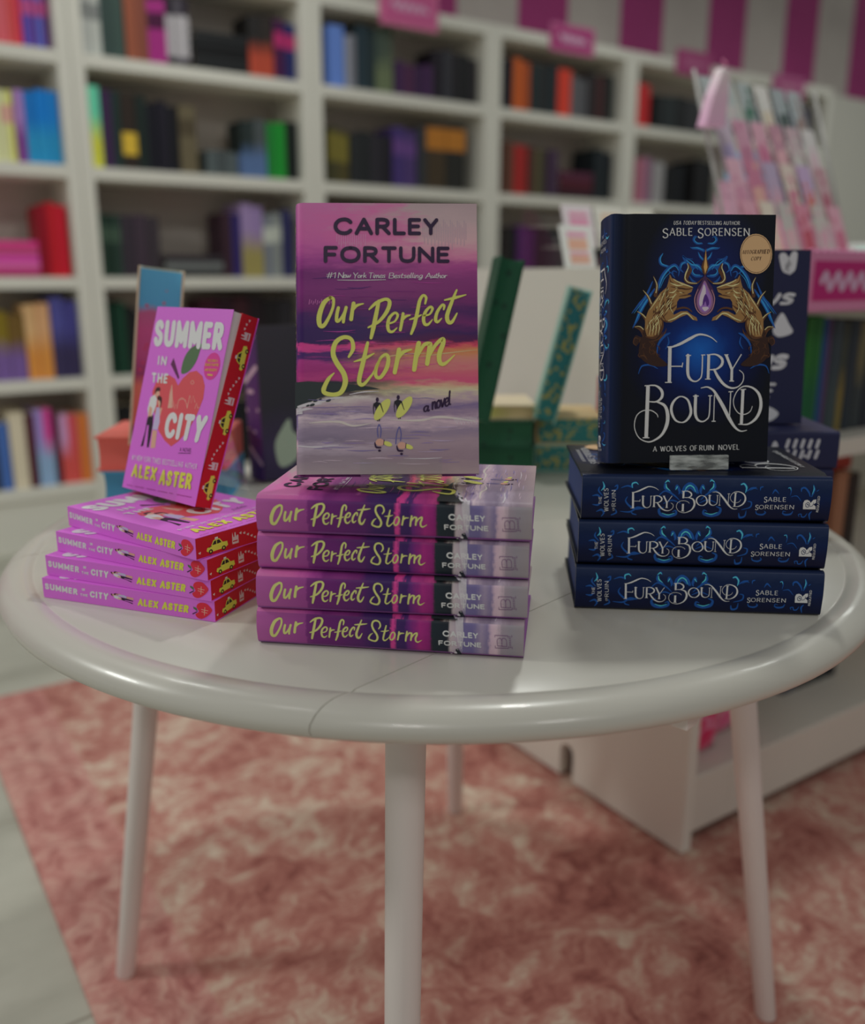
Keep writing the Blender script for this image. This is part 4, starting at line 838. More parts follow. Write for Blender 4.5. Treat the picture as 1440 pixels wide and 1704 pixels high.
def fury_spine_print(root):
    H = homography([(959.5, 941), (1371.5, 949.5), (1366, 1025), (955.4, 1013.3)], [(0, FT), (FH, FT), (FH, 0), (0, 0)])
    p = Print(on_spine(FH, FT, .0015, .0045)); p.H = crop(950, 940, 4.966, H)
    top = [([(705,75),(730,55),(742,70)], [8,16,8]), ([(708,72),(705,110),(735,140),(765,165)], [10,26,22,6]), ([(785,130),(800,100),(820,140),(815,165)], [4,22,22,6]), ([(850,160),(870,110),(910,88),(950,115),(975,160)], [10,26,30,26,8]), ([(870,150),(910,115),(950,150)], [6,14,6]), ([(640,190),(700,140),(770,170),(820,215)], [4,12,14,4]), ([(690,270),(655,290),(670,330),(730,345),(790,330),(790,300),(765,310)], [6,18,26,28,22,12,5]), ([(690,240),(760,215),(830,240)], [4,12,4])]
    for pts, wd in top:
        p.stroke(pts, wd, FBD); p.stroke([(1812 - x, y) for x, y in pts], wd, FBD)
    p.up()
    for pts, wd in (([(706,72),(728,58),(738,68)], [5,10,4]), ([(712,85),(716,112),(745,138)], [5,12,3]), ([(860,150),(880,112),(910,98),(940,115)], [3,9,10,4]), ([(790,130),(802,108)], [4,9]), ([(680,320),(730,336),(780,322)], [3,9,3])):
        p.stroke(pts, wd, FCY); p.stroke([(1812 - x, y) for x, y in pts], wd, FCY)
    side = [([(440,110),(440,80),(470,70),(488,85)], [8,18,16,6]), ([(440,105),(400,95),(350,110)], [16,12,4]), ([(400,180),(385,215),(420,260),(470,280),(540,275)], [4,12,16,20,4]), ([(340,300),(420,305),(480,270),(535,280)], [3,14,18,4]), ([(470,330),(440,320),(430,300)], [8,12,5]), ([(205,60),(215,100),(190,130)], [4,22,4]), ([(180,100),(170,130),(200,170)], [4,14,5]), ([(300,100),(320,90),(315,120),(270,130)], [6,14,10,4]), ([(120,170),(160,165),(190,190)], [4,16,4]), ([(120,240),(160,245),(190,225)], [4,16,4]), ([(150,300),(190,285),(210,310),(190,340)], [4,18,14,4]), ([(270,330),(310,310),(300,280)], [8,14,4]),
            ([(1325,95),(1350,90),(1370,120),(1360,160)], [12,20,22,6]), ([(1370,150),(1410,125),(1450,120)], [6,14,8]), ([(1310,330),(1320,365),(1360,355),(1370,310)], [6,18,14,5]), ([(1380,230),(1410,240),(1400,280),(1330,300)], [4,12,12,4])]
    for pts, wd in side: p.stroke(pts, wd, FBD)
    p.up()
    for pts, wd in side[:1] + side[5:6] + side[12:13]: p.stroke(pts, [v * .5 for v in wd], FCY)
    p.H = crop(1200, 940, 8, H)
    for pts, wd in (([(250,230),(310,205),(350,215)], [4,12,6]), ([(390,230),(395,195),(425,185)], [6,18,14]), ([(550,280),(590,230),(640,280)], [4,26,4]), ([(765,205),(795,200),(805,240),(790,300)], [12,16,12,4]), ([(940,250),(945,215),(990,205),(1040,260),(1060,320)], [12,22,24,24,8]), ([(1080,320),(1115,230),(1105,165)], [10,34,6]), ([(1150,250),(1175,235)], [10,8]), ([(925,590),(915,560),(950,555),(960,590),(1000,590),(1030,545)], [5,14,14,16,18,6]), ([(1075,640),(1060,560),(1090,520)], [4,26,8]), ([(340,500),(350,540),(420,555),(465,530),(450,505)], [6,18,24,20,6]), ([(695,540),(740,560),(810,550),(835,510)], [12,26,24,6]), ([(700,540),(705,510),(740,520)], [10,12,4]), ([(800,320),(880,310),(940,380)], [4,14,4])): p.stroke(pts, wd, FBD)
    p.up(); p.stroke([(1085,290),(1112,225),(1104,175)], [3,12,3], FCY); p.stroke([(768,206),(792,204),(800,235)], [6,8,3], FCY)
    p.build('spine_scrollwork', root)
    p = Print(on_spine(FH, FT, .0015, .0045)); p.z = 3e-4; p.H = crop(950, 940, 4.966, H)
    ink(p, F_, SILV, lambda q: (425 + (q[0] - 372) * .4325, 98 + (q[1] - 65) * .415 + (q[0] - 372) * .006), .46)
    ink(p, B_, SILV, lambda q: (792 + (q[0] - 65) * .443, 140 + (q[1] - 515) * .366 + (q[0] - 65) * .006), .44)
    p.build('spine_title_lettering', root)
    p = Print(on_spine(FH, FT, .0015, .0045)); p.z = 3e-4; p.H = crop(1200, 940, 8, H)
    p.text('S', [(440,312),(484,312),(484,392),(436,392)], SILV, FLARE); p.text('ABLE', [(492,316),(738,322),(736,384),(490,378)], SILV, FLARE)
    p.text('S', [(326,416),(372,418),(368,492),(322,490)], SILV, FLARE); p.text('ORENSEN', [(376,420),(846,426),(844,486),(374,478)], SILV, FLARE)
    p.build('spine_author_lettering', root)
    p = Print(on_spine(FH, FT, .0015, .0045)); p.z = 3e-4; p.H = crop(950, 940, 4.966, H)
    for t_, x0, x1, y0, y1 in (('THE', 168, 194, 176, 238), ('WOLVES', 210, 248, 112, 300), ('OF', 278, 296, 264, 294), ('RUIN', 272, 306, 128, 258)):
        p.text(t_, [(x0, y1), (x0, y0), (x1, y0), (x1, y1)], SILV, FLARE)
    p.build('spine_series_lettering', root)
    p = Print(on_spine(FH, FT, .0015, .0045)); p.z = 3e-4; p.H = crop(1200, 940, 8, H)
    p.poly([(968,486),(968,400),(985,368),(1020,360),(1052,375),(1066,402),(1105,362),(1142,356),(1140,400),(1105,425),(1138,450),(1140,490)], SILV)
    p.up(); nv = mat('navy ink', (16, 30, 66), .4, KF)
    p.stroke([(1000,420),(1030,395),(1055,420),(1040,455),(1012,455),(1002,430)], 9, nv); p.stroke([(1025,420),(1038,430)], 14, nv); p.stroke([(1060,450),(1095,440),(1110,400)], 7, nv)
    p.text('REQUITED', [(1150,528),(1162,312),(1192,314),(1180,530)], SILV, dict(w=.16, gap=.25))
    p.build('publisher_mark', root)
def fury_book():
    r = empty('hardcover_novel')
    hardcover(r, FW, FH, FT, M_FF, M_FS, M_FB, M_FPAGE, rad=.0045, bulge=.0015, groove=1)
    fury_cover_print(r); fury_spine_print(r); return r
b1 = fury_book(); GRP_F = 'dark blue hardcovers on the round table'
LBL = ['bottom dark blue hardcover of the right-hand stack, lying on the white table', 'middle dark blue hardcover of the right-hand stack of three', 'topmost lying dark blue hardcover, under the upright wolf-covered copy']
for i, (mid, rot) in enumerate((((.2585, .8311), -4.69), ((.2603, .8372), -4.4), ((.2623, .842), -2.6))):
    o = b1 if i == 0 else copy_tree(b1)
    lay(o, mid, R(rot), FH, ZT + .0004 + i * .0448); tag(o, LBL[i], 'book', GRP_F)
o = copy_tree(b1); stand(o, (.1712, .8651, ZT + .1422), .0704, .1364, FT); tag(o, 'upright dark blue hardcover with golden wolves, violet gem and round peach sticker', 'book', GRP_F)

# ------------------------------------------------------------------ the pink city paperback
PW_, PH, PT = .136, .203, .0208
KS = .42
PINK = mat('hot pink cover', (206, 84, 176), .38, KS, spec=.4); PINKB = mat('hot pink back cover', (200, 74, 168), .4, KS); REDP = mat('red sprayed page edges', (150, 18, 30), .5, KS)
CREAM = mat('cream ink', (206, 200, 196), .45, KS); YEL = mat('taxi yellow ink', (206, 176, 62), .45, KS); LILW = mat('pale lilac ink', (206, 150, 206), .45, KS); REDA = mat('apple red ink', (194, 66, 72), .45, KS); RED2 = mat('crimson ink', (176, 36, 52), .45, KS); LEAF = mat('leaf green ink', (66, 88, 62), .45, KS); STEM = mat('stem purple ink', (76, 34, 66), .45, KS); SALM = mat('salmon line ink', (222, 130, 116), .45, KS); BLK = mat('soft black ink', (34, 26, 36), .45, KS); SKN = mat('skin tone ink', (196, 128, 110), .45, KS); DRS = mat('pale blue dress ink', (150, 140, 200), .45, KS); HAIR = mat('dark hair ink', (52, 30, 30), .45, KS); BLUSH = mat('blush ink', (226, 150, 150), .45, KS); ORNG = mat('orange ink', (222, 130, 70), .45, KS); GREYW = mat('window black ink', (36, 30, 30), .45, KS)
def couple(p, T, up=True):
    """man in white shirt and dark trousers, woman in a pale blue dress; T maps sketch points to the current frame"""
    P = lambda pts, m, c=False: p.poly([T(q) for q in pts], m, c)
    P([(330,1140),(300,1130),(262,1200),(255,1270),(300,1240)], SKN)
    P([(215,1390),(268,1398),(245,1600),(190,1604)], SKN); P([(285,1020),(312,1010),(322,1080),(296,1130),(280,1080)], SKN, True)
    p.up(); P([(262,1130),(300,1130),(300,1300),(275,1388),(213,1382),(240,1250)], DRS); P([(300,1000),(325,1025),(322,1090),(300,1150),(308,1070),(275,1040),(280,1005)], HAIR, True)
    p.up(); P([(160,1232),(226,1216),(218,1330),(168,1592),(146,1592),(172,1330),(152,1330),(104,1572),(74,1580),(128,1400)], BLK)
    P([(160,1145),(195,1015),(245,985),(270,1030),(262,1100),(240,1160),(205,1232),(165,1222)], CREAM); P([(185,1110),(215,1140),(205,1235),(180,1225),(160,1250)], SKN)
    P([(250,950),(290,945),(300,985),(272,1010),(250,1000)], SKN, True); p.up(); P([(246,958),(262,915),(300,905),(306,945),(270,950),(252,975)], HAIR, True)
def summer_cover_print(root):
    H = homography([(265.8, 528), (389, 533), (332.7, 865.6), (202, 823)], [(0, PH), (PW_, PH), (PW_, 0), (0, 0)])
    c = crop(225, 520, 6.817, H); p = Print(on_front(PT)); p.H = c
    p.poly([(510,890),(475,815),(415,775),(335,785),(255,855),(215,950),(230,1150),(285,1400),(360,1520),(435,1590),(520,1530),(640,1400),(740,1210),(805,1040),(820,900),(790,790),(720,730),(640,745),(560,815)], REDA, False)
    p.up(); p.poly([(457,588),(425,655),(510,820),(524,800)], STEM); p.poly([(766,437),(650,490),(575,595),(545,752),(625,740),(700,655),(745,545)], LEAF, True)
    for pts in ([(400,1130),(420,960),(440,880),(452,1130)], [(440,1140),(460,1060),(470,1150),(490,1100)], [(500,1150),(520,1050),(580,1040),(610,1090),(620,1150)], [(620,1140),(650,1000),(665,1090),(690,1010),(710,1080)], [(710,1150),(730,1090),(745,1150),(775,1140)]): p.stroke(pts, 6, SALM, curve=False)
    p.poly([(392,1140),(425,960),(440,875),(448,960),(440,1140)], SALM); p.stroke([(675 + 18 * cos(a), 858 + 20 * sin(a)) for a in (0, 1, 2, 3, 4, 5)], 5, SALM, closed=True); p.stroke([(520,1055),(560,1030),(600,1060)], 6, SALM)
    p.up(); p.poly([(897 + 92 * cos(t) * .98 + 20 * sin(t), 685 - 148 * sin(t)) for t in (2 * pi * k / 30 for k in range(30))], mat('raspberry sticker ink', (176, 48, 116), .45, KS))
    couple(p, lambda q: q)
    p.build('cover_painting', root)
    p = Print(on_front(PT)); p.z = 2.5e-4; p.H = c
    p.text('SUMMER', [(262,188),(1035,222),(1004,515),(230,462)], CREAM, COND); p.text('IN', [(290,562),(388,572),(374,670),(278,660)], CREAM, COND); p.text('THE', [(216,742),(404,757),(386,866),(210,852)], CREAM, COND); p.text('CITY', [(388,1182),(880,1242),(795,1560),(345,1482)], CREAM, COND)
    p.build('title_lettering', root)
    p = Print(on_front(PT)); p.z = 2.5e-4; p.H = c
    for t_, y, a, b in (('INCLUDES A', 628, 850, 965), ('BONUS CHAPTER', 672, 822, 975), ("AND READER'S", 728, 820, 958)): p.text(t_, [(a, y - 22), (b, y - 14), (b - 4, y + 14), (a - 4, y + 8)], ORNG, dict(COND, w=.17))
    p.stroke([(856, 776), (902, 782)], 20, ORNG, curve=False)
    p.text('A', [(545,1606),(562,1606),(556,1650),(540,1650)], BLK, dict(w=.1)); p.text('NOVEL', [(582,1610),(690,1622),(680,1664),(572,1654)], BLK, dict(w=.1)); p.stroke([(526,1672),(600,1676),(670,1680)], 6, BLK)
    c2 = crop(190, 740, 8, H); p.H = c2
    xa = lambda x: 205 + (x - 255) * .18
    for t_, x0, x1 in (('#1', 255, 300), ('NEW YORK TIMES', 318, 655), ('BESTSELLING', 680, 972), ('AUTHOR', 1000, 1172)): p.text(t_, [(x0, xa(x0)), (x1, xa(x1)), (x1 - 10, xa(x1) + 78), (x0 - 8, xa(x0) + 74)], LILW, dict(COND, w=.13))
    p.text('ALEX', [(262,332),(606,402),(570,598),(228,520)], YEL, COND); p.text('ASTER', [(650,428),(1112,508),(1080,742),(612,648)], YEL, COND)
    for k in range(34):
        x = 170 + k * 27.5
        if k in (3, 9, 15, 21, 24, 25): continue
        y = 636 + (x - 165) * .237; p.stroke([(x, y), (x + 17, y + 5 + (k % 3))], 9, mat('plum ink', (120, 44, 104), .45, KS), curve=False)
    p.build('author_lettering', root)
def summer_spine_print(root):
    H = homography([(74, 961.5), (353, 1003), (359.3, 1035.9), (73, 994)], [(0, PT), (PH, PT), (PH, 0), (0, 0)])
    p = Print(on_spine(PH, PT, 0, .0001)); p.H = crop(40, 800, 3.273, H)
    p.text('SUMMER', [(124,556),(313,592),(310,625),(122,590)], CREAM, dict(COND, w=.29, t=.24)); p.text('CITY', [(382,603),(484,618),(482,654),(380,638)], CREAM, dict(COND, w=.29, t=.24))
    p.text('IN', [(338,588),(354,590),(354,604),(338,602)], CREAM, dict(COND, w=.29, t=.24)); p.text('THE', [(326,616),(368,622),(368,636),(326,630)], CREAM, dict(COND, w=.29, t=.24))
    p.text('ALEX', [(644,646),(752,662),(750,700),(642,684)], YEL, dict(COND, w=.29, t=.24)); p.text('ASTER', [(772,664),(908,684),(906,724),(770,704)], YEL, dict(COND, w=.29, t=.24))
    # the couple printed sideways, heads to the left
    cp = lambda q: (498 + (q[1] - 905) * .175, 664 - (q[0] - 70) * .19 + (q[1] - 905) * .02)
    couple(p, cp)
    p.up(); p.poly([(958,716),(944,690),(955,672),(985,673),(1008,690),(1022,712),(1005,738),(978,754),(955,748),(944,730)], RED2, True); p.poly([(952,716),(930,700),(928,690),(945,697)], LEAF); p.stroke([(948,718),(930,728)], 5, BLK)
    p.up(); p.stroke([(970,705),(1002,712)], 3, SALM); p.stroke([(972,716),(1000,724)], 3, SALM); p.stroke([(985,695),(988,735)], 3, SALM)
    p.build('spine_lettering', root)
def taxi(p, T):
    P = lambda pts, m: p.poly([T(q) for q in pts], m)
    P([(0,22),(4,38),(28,46),(42,74),(78,76),(96,50),(122,48),(126,24),(110,14),(16,10)], YEL); p.up()
    P([(34,48),(46,68),(58,70),(58,48)], GREYW); P([(62,48),(62,70),(76,70),(88,50)], GREYW); P([(50,76),(70,77),(68,88),(52,88)], CREAM)
    for x in (24, 100): P([(x + 12 * cos(2 * pi * k / 14), 14 + 13 * sin(2 * pi * k / 14)) for k in range(14)], GREYW)
    P([(12,38),(32,42),(30,46),(14,42)], GREYW); p.up()
    for x in (24, 100): P([(x + 5 * cos(2 * pi * k / 10), 14 + 6 * sin(2 * pi * k / 10)) for k in range(10)], YEL)
def heart(p, T, x, y, s, a=0):
    q = [(0,-1),(.8,.1),(.85,.65),(.45,.9),(0,.5),(-.45,.9),(-.85,.65),(-.8,.1)]
    p.poly([T((x + s * (u * cos(a) - v * sin(a)), y + s * (u * sin(a) + v * cos(a)))) for u, v in q], BLUSH)
def skyline(p, T, x, y):
    p.poly([T((x + a, y + b)) for a, b in ((0,0),(0,40),(3,70),(8,40),(14,40),(16,66),(22,66),(24,40),(34,50),(38,44),(38,0))], BLUSH); p.up(); p.stroke([T((x + 6, y + 16)), T((x + 30, y + 16))], .0012, REDP, curve=False)
def edge_print(root, place, L, flip, nm, start):
    p = Print(place); sc = PT / 100
    def T0(q): return (q[0] * sc, (q[1] * .82 + 8) * sc) if not flip else (L - q[0] * sc, (q[1] * .82 + 8) * sc)
    x = start
    while x * sc < L - .012:
        f = (lambda x: lambda q: T0((q[0] + x, q[1])))(x)
        for hx, hy in ((-58, 36), (-38, 22)):
            if x + hx > 4: heart(p, f, hx, hy, 8, .3)
        if (x + 128) * sc < L: taxi(p, f)
        if (x + 195) * sc < L: skyline(p, f, 152, 18)
        for hx, hy in ((205, 70), (228, 64), (250, 50)):
            if (x + hx + 10) * sc < L: heart(p, f, hx, hy, 8, .4)
        x += 330
    p.build(nm, root)
def paperback(open_=0):
    r = empty('paperback_novel')
    MB().box((.0006, .0003, .0005), (PW_ - .0012, PH - .0003, PT - .0005)).build('page_block', REDP, r)
    MB().box((0, 0, 0), (.0006, PH, PT)).build('spine', PINK, r); MB().box((.0006, 0, 0), (PW_, PH, .0005)).build('back_cover', PINKB, r)
    fc = MB().box((.0006, 0, 0), (PW_, PH, .0005)).build('front_cover', PINK, r)
    return r, fc
def make_summer(opened):
    r, fc = paperback()
    summer_cover_print(fc); summer_spine_print(r)
    for ch in fc.children:
        for v in ch.data.vertices: v.co.z -= PT - .0005
    fc.location = (0, 0, PT - .0005)
    edge_print(r, lambda a, b, l: Vector((a, .0002 - l, b)), PW_, False, 'tail_edge_print', 62)
    edge_print(r, lambda a, b, l: Vector((PW_ - .0011 + l, a, b)), PH, False, 'fore_edge_print', 40)
    if opened:      # the displayed copy: the cover springs away from the block towards the top
        for ch in r.children:
            if ch is fc or ch.name.startswith('spine'): continue
            for v in ch.data.vertices: v.co.z -= opened * max(0, v.co.x / PW_) * max(0, v.co.y / PH)
        V = [(.001, .001, PT - .0007), (.001, PH - .001, PT - .0007), (PW_ - .003, .001, PT - .0007), (PW_ - .003, PH - .001, PT - .0007), (PW_ - .003, PH - .001, PT - .0008 - opened * .96), (.001, PH - .001, PT - .0012), (PW_ - .003, .001, PT - .0012)]
        me = bpy.data.meshes.new('loose_pages'); me.from_pydata(V, [], [(0, 2, 3, 1), (2, 6, 4, 3), (1, 3, 4, 5), (0, 5, 4, 6), (0, 6, 2), (0, 1, 5)]); me.materials.append(mat('first page paper', (196, 172, 160), .8, KS)); link('loose_pages', me, r)
    return r
GRP_P = 'hot pink paperbacks on the round table'
b2 = make_summer(0)
LBL = ['bottom hot pink paperback of the fanned stack, lying on the white table', 'second hot pink paperback from the bottom of the fanned stack', 'third hot pink paperback up, just beneath the top lying one', 'top lying hot pink paperback, twisted most, under the upright pink copy']
for i, (mid, rot) in enumerate((((-.3016, .8367), -19.67), ((-.3017, .8405), -22.76), ((-.299, .8466), -28.3), ((-.3004, .8553), -36.08))):
    o = b2 if i == 0 else copy_tree(b2)
    lay(o, mid, R(rot), PH, ZT + .0004 + i * .0212); tag(o, LBL[i], 'book', GRP_P)
b3 = make_summer(.0125); SP = Vector((-.3438, .9741, ZT + .0922)); SRZ, SLN = -.711, .3065
stand(b3, SP, SRZ, SLN, PT); tag(b3, 'upright hot pink paperback with red page edges, cover sprung open, on a clear stand', 'book', GRP_P)

# ------------------------------------------------------------------ clear stands holding the upright books
ACR = acrylic_mat('clear acrylic'); ACR2 = acrylic_mat('thick acrylic with painted glints', glint=.75)
def easel(P, rz, lean, W, x_mid, lip_w, lip_h, drop, zbase, T, label, lip_mat=None, lip_t=.002, back_h=.11, back_off=0):
    o = empty('book_stand', (P[0], P[1], zbase), (0, 0, rz)); tag(o, label, 'book stand', 'clear acrylic book stands')
    z0 = P[2] - zbase; tn = math.tan(lean); yb = lambda z: (z - z0) * tn
    y_at = lambda z: yb(z) - .0012 / cos(lean)
    x0, x1 = x_mid - lip_w / 2, x_mid + lip_w / 2
    c0 = y_at(.0006); c1 = y_at(z0 + lip_h)
    MB().prism([(c0 - lip_t, .0006), (c0, .0006), (c1, z0 + lip_h), (c1 - lip_t, z0 + lip_h)], x0, x1, 'x').build('front_lip', lip_mat or ACR, o, bevel=.0005)
    yr = (T + .004) / cos(lean)
    zl = max(.0003, z0 - T * sin(lean) - .0018); zh = max(zl + .0003, z0 - T * sin(lean) - .0004)
    MB().prism([(y_at(z0 - .0022), max(.0003, z0 - .0022)), (y_at(z0 - .0004) + .001, z0 - .0004), (yb(z0) + T * cos(lean), zh), (yb(z0) + T * cos(lean), zl)], x0, x1, 'x').build('ledge', ACR, o)
    bx = T + .002 + back_off
    q = lambda d, h: (h * sin(lean) + d * cos(lean), z0 + h * cos(lean) - d * sin(lean))
    MB().prism([q(bx, -.001), q(bx + .002, -.001), q(bx + .002, back_h), q(bx, back_h)], x0, x1, 'x').build('back_rest', ACR, o, bevel=.0004)
    a = q(bx + .002, back_h - .004)
    MB().prism([(a[0], a[1]), (a[0] + .002, a[1]), (a[0] + .034, .0006), (a[0] + .032, .0006)], x0, x1, 'x').build('strut', ACR, o)
    return o
easel((-.1175, .7598, ZT + .1530), .0364, .2810, SW, .0905, .0705, .013, .017, ZT + .1376, ST, 'clear stand under the upright purple novel, on the purple stack')
easel((.1712, .8651, ZT + .1422), .0704, .1364, FW, .090, .058, .0072, .006, ZT + .1351, FT, 'glinting thick clear stand under the upright dark blue novel', ACR2, .004)
easel(tuple(SP), SRZ, SLN, PW_, .062, .085, .024, .003, ZT + .0856, PT, 'clear stand under the upright pink paperback', back_off=.0065)

# ------------------------------------------------------------------ books on the far side of the table, facing the other way
def spray(name, stops, specks=None, axis=1, scale=1.0, k=.46):
    t = NT(name, .55); v = t.obj(); sp = t.n('SeparateXYZ'); t.l(v, sp.inputs[0])
    n = t.noise(v, 30, 3); f = t.math('ADD', t.math('DIVIDE', sp.outputs[axis], scale), t.math('MULTIPLY', t.math('SUBTRACT', n, .5), .12))
    c = t.ramp(f, stops, k)
    if specks:
        vo = t.n('TexVoronoi'); t.l(v, vo.inputs['Vector']); vo.inputs['Scale'].default_value = specks[1]
        c = t.mix(t.math('LESS_THAN', vo.outputs['Distance'], specks[2]), c, alb(specks[0], k))
    return t.done(c)
def far_book(W, H, T, cov, page, name='hardcover_book', spine=None, front=None):
    r = empty(name); hardcover(r, W, H, T, front or cov, spine or cov, cov, page, rad=.004, bulge=.001); return r
def lay_fore(o, P, rot, W, H):
    """lie a book down with its fore-edge to the viewer; P = left end of the lower fore-edge"""
    u = Vector((cos(rot), sin(rot), 0)); v = Vector((-sin(rot), cos(rot), 0))
    o.rotation_euler = (0, 0, rot - pi / 2); o.location = Vector(P) + v * W; return o      # local x points to the viewer, y to the right
def lay_spine(o, P, rot, H):
    u = Vector((cos(rot), sin(rot), 0)); o.location = Vector(P) + u * H; o.rotation_euler = (0, 0, rot + pi / 2); return o
def stand_edge(o, P, rz, lean, W, T):
    """stand a book with its fore-edge to the viewer; P = lower left corner of the fore-edge"""
    o.rotation_euler = (pi / 2 - lean, 0, rz); M = o.rotation_euler.to_matrix(); o.location = Vector(P) - M @ Vector((W, 0, T)); return o
ZE = ZT + .0005
C_BLUE = mat('sky blue cloth', (64, 128, 160), .5, .48); C_CORAL = mat('coral cloth', (186, 88, 80), .5, .48); C_CRM = mat('cream board', (176, 160, 136), .5, .48)
E_STAND = spray('illustrated edge', [(0, (92, 34, 60)), (.1, (130, 44, 66)), (.14, (178, 84, 72)), (.34, (184, 90, 78)), (.4, (120, 44, 84)), (.52, (150, 60, 104)), (.66, (160, 66, 110)), (.74, (150, 74, 108)), (.8, (70, 132, 166)), (1, (76, 142, 176))], ((160, 50, 80), 75, .17), 1, .235)
P0 = at_z(172, 836, ZT)
r = far_book(.15, .18, .045, C_BLUE, mat('blue sprayed edge', (62, 116, 146), .6, .48)); lay_fore(r, (P0.x, P0.y, ZE), R(2), .15, .18); tag(r, 'sky blue edged hardcover lying on the table behind the pink paperbacks', 'book')
r = far_book(.155, .185, .05, C_CORAL, mat('coral sprayed edge', (186, 84, 76), .6, .48)); lay_fore(r, (P0.x - .005, P0.y, ZE + .0455), R(3), .155, .185); tag(r, 'coral edged hardcover lying on the sky blue one', 'book')
P1 = at_z(214, 742, ZE + .097)
r = far_book(.15, .235, .058, C_CRM, E_STAND); stand_edge(r, (P1.x, P1.y, ZE + .0985), R(-74), .13, .15, .058); tag(r, 'upright hardcover with blue and rose illustrated page edges, on the coral book', 'book')
# dark purple book
M_DPC = spray('smoky dark cover print', [(0, (40, 34, 62)), (.2, (46, 38, 66)), (.5, (40, 40, 48)), (1, (48, 46, 54))], None, 1, .24)
M_DPS = mat('dark violet spine print', (62, 38, 84), .45, .46)
P2 = at_z(441, 806, ZT)
r = far_book(.155, .24, .05, M_DPC, M_PAGE, spine=M_DPS); stand(r, (P2.x, P2.y, ZE + .004), R(38), .04, .05); tag(r, 'dark violet hardcover standing between the pink and purple stacks', 'book')
p = Print(on_spine(.24, .05, .001, .004)); pm = mat('pale violet ink', (150, 134, 150), .5, .46)
for pts, wd in (([(.012,.012),(.014,.042)], .008), ([(.085,.008),(.075,.024),(.062,.044)], .008), ([(.1,.014),(.1,.03)], .006), ([(.13,.006),(.128,.042)], .006), ([(.16,.006),(.163,.03)], .005), ([(.19,.01),(.2,.026),(.213,.044)], .007)): p.stroke(pts, wd, pm)
p.build('spine_lettering', r)
p = Print(on_front(.05)); pm = mat('mist green print', (128, 142, 128), .5, .46)
p.poly([(.03,.02),(.06,.03),(.07,.06),(.055,.075),(.05,.095),(.035,.08),(.022,.055)], pm, True); p.build('cover_painting', r)
# green books
C_GRN = mat('dark green cloth', (24, 62, 44), .5, .46); E_GRN = spray('green sprayed edge', [(0, (20, 66, 44)), (1, (24, 74, 50))], ((16, 52, 36), 40, .2))
P3 = at_z(890, 792, ZT); H3 = .21
for i, (dx, lab) in enumerate(((0, 'lower dark green hardcover lying behind the purple stack'), (.002, 'upper dark green hardcover lying behind the purple stack'))):
    r = far_book(.15, H3, .0445, C_GRN, E_GRN); lay_fore(r, (P3.x - H3 - dx, P3.y, ZE + i * .045), R(0), .15, H3); tag(r, lab, 'book')
E_PAS = spray('pastel sprayed edge', [(0, (120, 170, 140)), (.4, (130, 176, 146)), (.6, (176, 180, 100)), (.8, (180, 160, 120)), (1, (176, 152, 116))], None, 1, .2)
r = far_book(.14, .2, .024, C_CRM, E_PAS); lay_fore(r, (P3.x - .2, P3.y + .012, ZE + .0905), R(1), .14, .2); tag(r, 'thin cream book with pastel page edges on the dark green pile', 'book')
P4 = at_z(776, 700, ZE + .115)
r = far_book(.15, .235, .034, C_GRN, E_GRN); stand_edge(r, (P4.x, P4.y, ZE + .1165), R(-89), .2, .15, .034); tag(r, 'upright dark green hardcover half hidden by the tall purple novel', 'book')
# teal patterned books
C_TEAL = mat('pale aqua cloth', (112, 150, 140), .5, .46); E_TEAL = spray('teal edge with gold dots', [(0, (34, 98, 98)), (.5, (30, 84, 98)), (1, (36, 104, 100))], ((136, 128, 62), 105, .36))
P5 = at_z(888, 786, ZT)
for i, lab in enumerate(('lower teal and gold patterned hardcover lying beside the green pile', 'upper teal and gold patterned hardcover lying beside the green pile')):
    r = far_book(.112, .15, .046, mat('tan board', (160, 140, 104), .5, .46) if i else C_TEAL, E_TEAL); r.location = (P5.x + .001 + i * .002, P5.y + .002, ZE + i * .0465); r.rotation_euler = (0, 0, R(-1)); tag(r, lab, 'book')
P6 = at_z(888, 700, ZE + .0935)
r = far_book(.14, .215, .035, C_TEAL, E_TEAL); stand_edge(r, (P6.x, P6.y, ZE + .0952), R(-96), .24, .14, .035); tag(r, 'upright teal and gold patterned hardcover tilted on the teal pile', 'book')
P7 = at_z(976, 772, ZT)
r = far_book(.11, .15, .05, mat('raspberry cloth', (150, 30, 70), .5, .46), M_PAGE); stand(r, (P7.x + .022, P7.y - .02, ZE + .001), R(4), .02, .05)
tag(r, 'raspberry red book behind the upright dark blue novel', 'book')
# navy books with white lettering
C_NVY = mat('navy print', (30, 32, 58), .45, .46)
H8 = .235; X8, Y8 = .486, 1.085
for i, lab in enumerate(('bottom navy hardcover of the pile behind the right-hand stack', 'middle navy hardcover of the pile behind the right-hand stack', 'top navy hardcover with white spine letters, behind the right-hand stack')):
    r = far_book(.155, H8, .0455, C_NVY, M_PAGE); lay_spine(r, (X8 - H8 + .003 * i, Y8, ZE + i * .046), R(-2), H8); tag(r, lab, 'book')
    p = Print(on_spine(H8, .0455, .001, .004)); wi = mat('soft white ink', (150, 150, 156), .5, .46); p.H = lambda q: q
    p.ell(.195, .016, .002, .002, wi); p.text('s', [(.125,.036),(.145,.036),(.145,.014),(.125,.014)], wi, SCRIPT)
    p.ell(.158, .025, .004, .009, wi)
    for yy in (.031, .018): 
        for k in range(5): p.stroke([(.172 + k * .009, yy - .004), (.174 + k * .009, yy + .004)], .004, wi, curve=False)
    p.build('spine_lettering', r)
P9 = at_z(1338, 708, ZE + .1385)
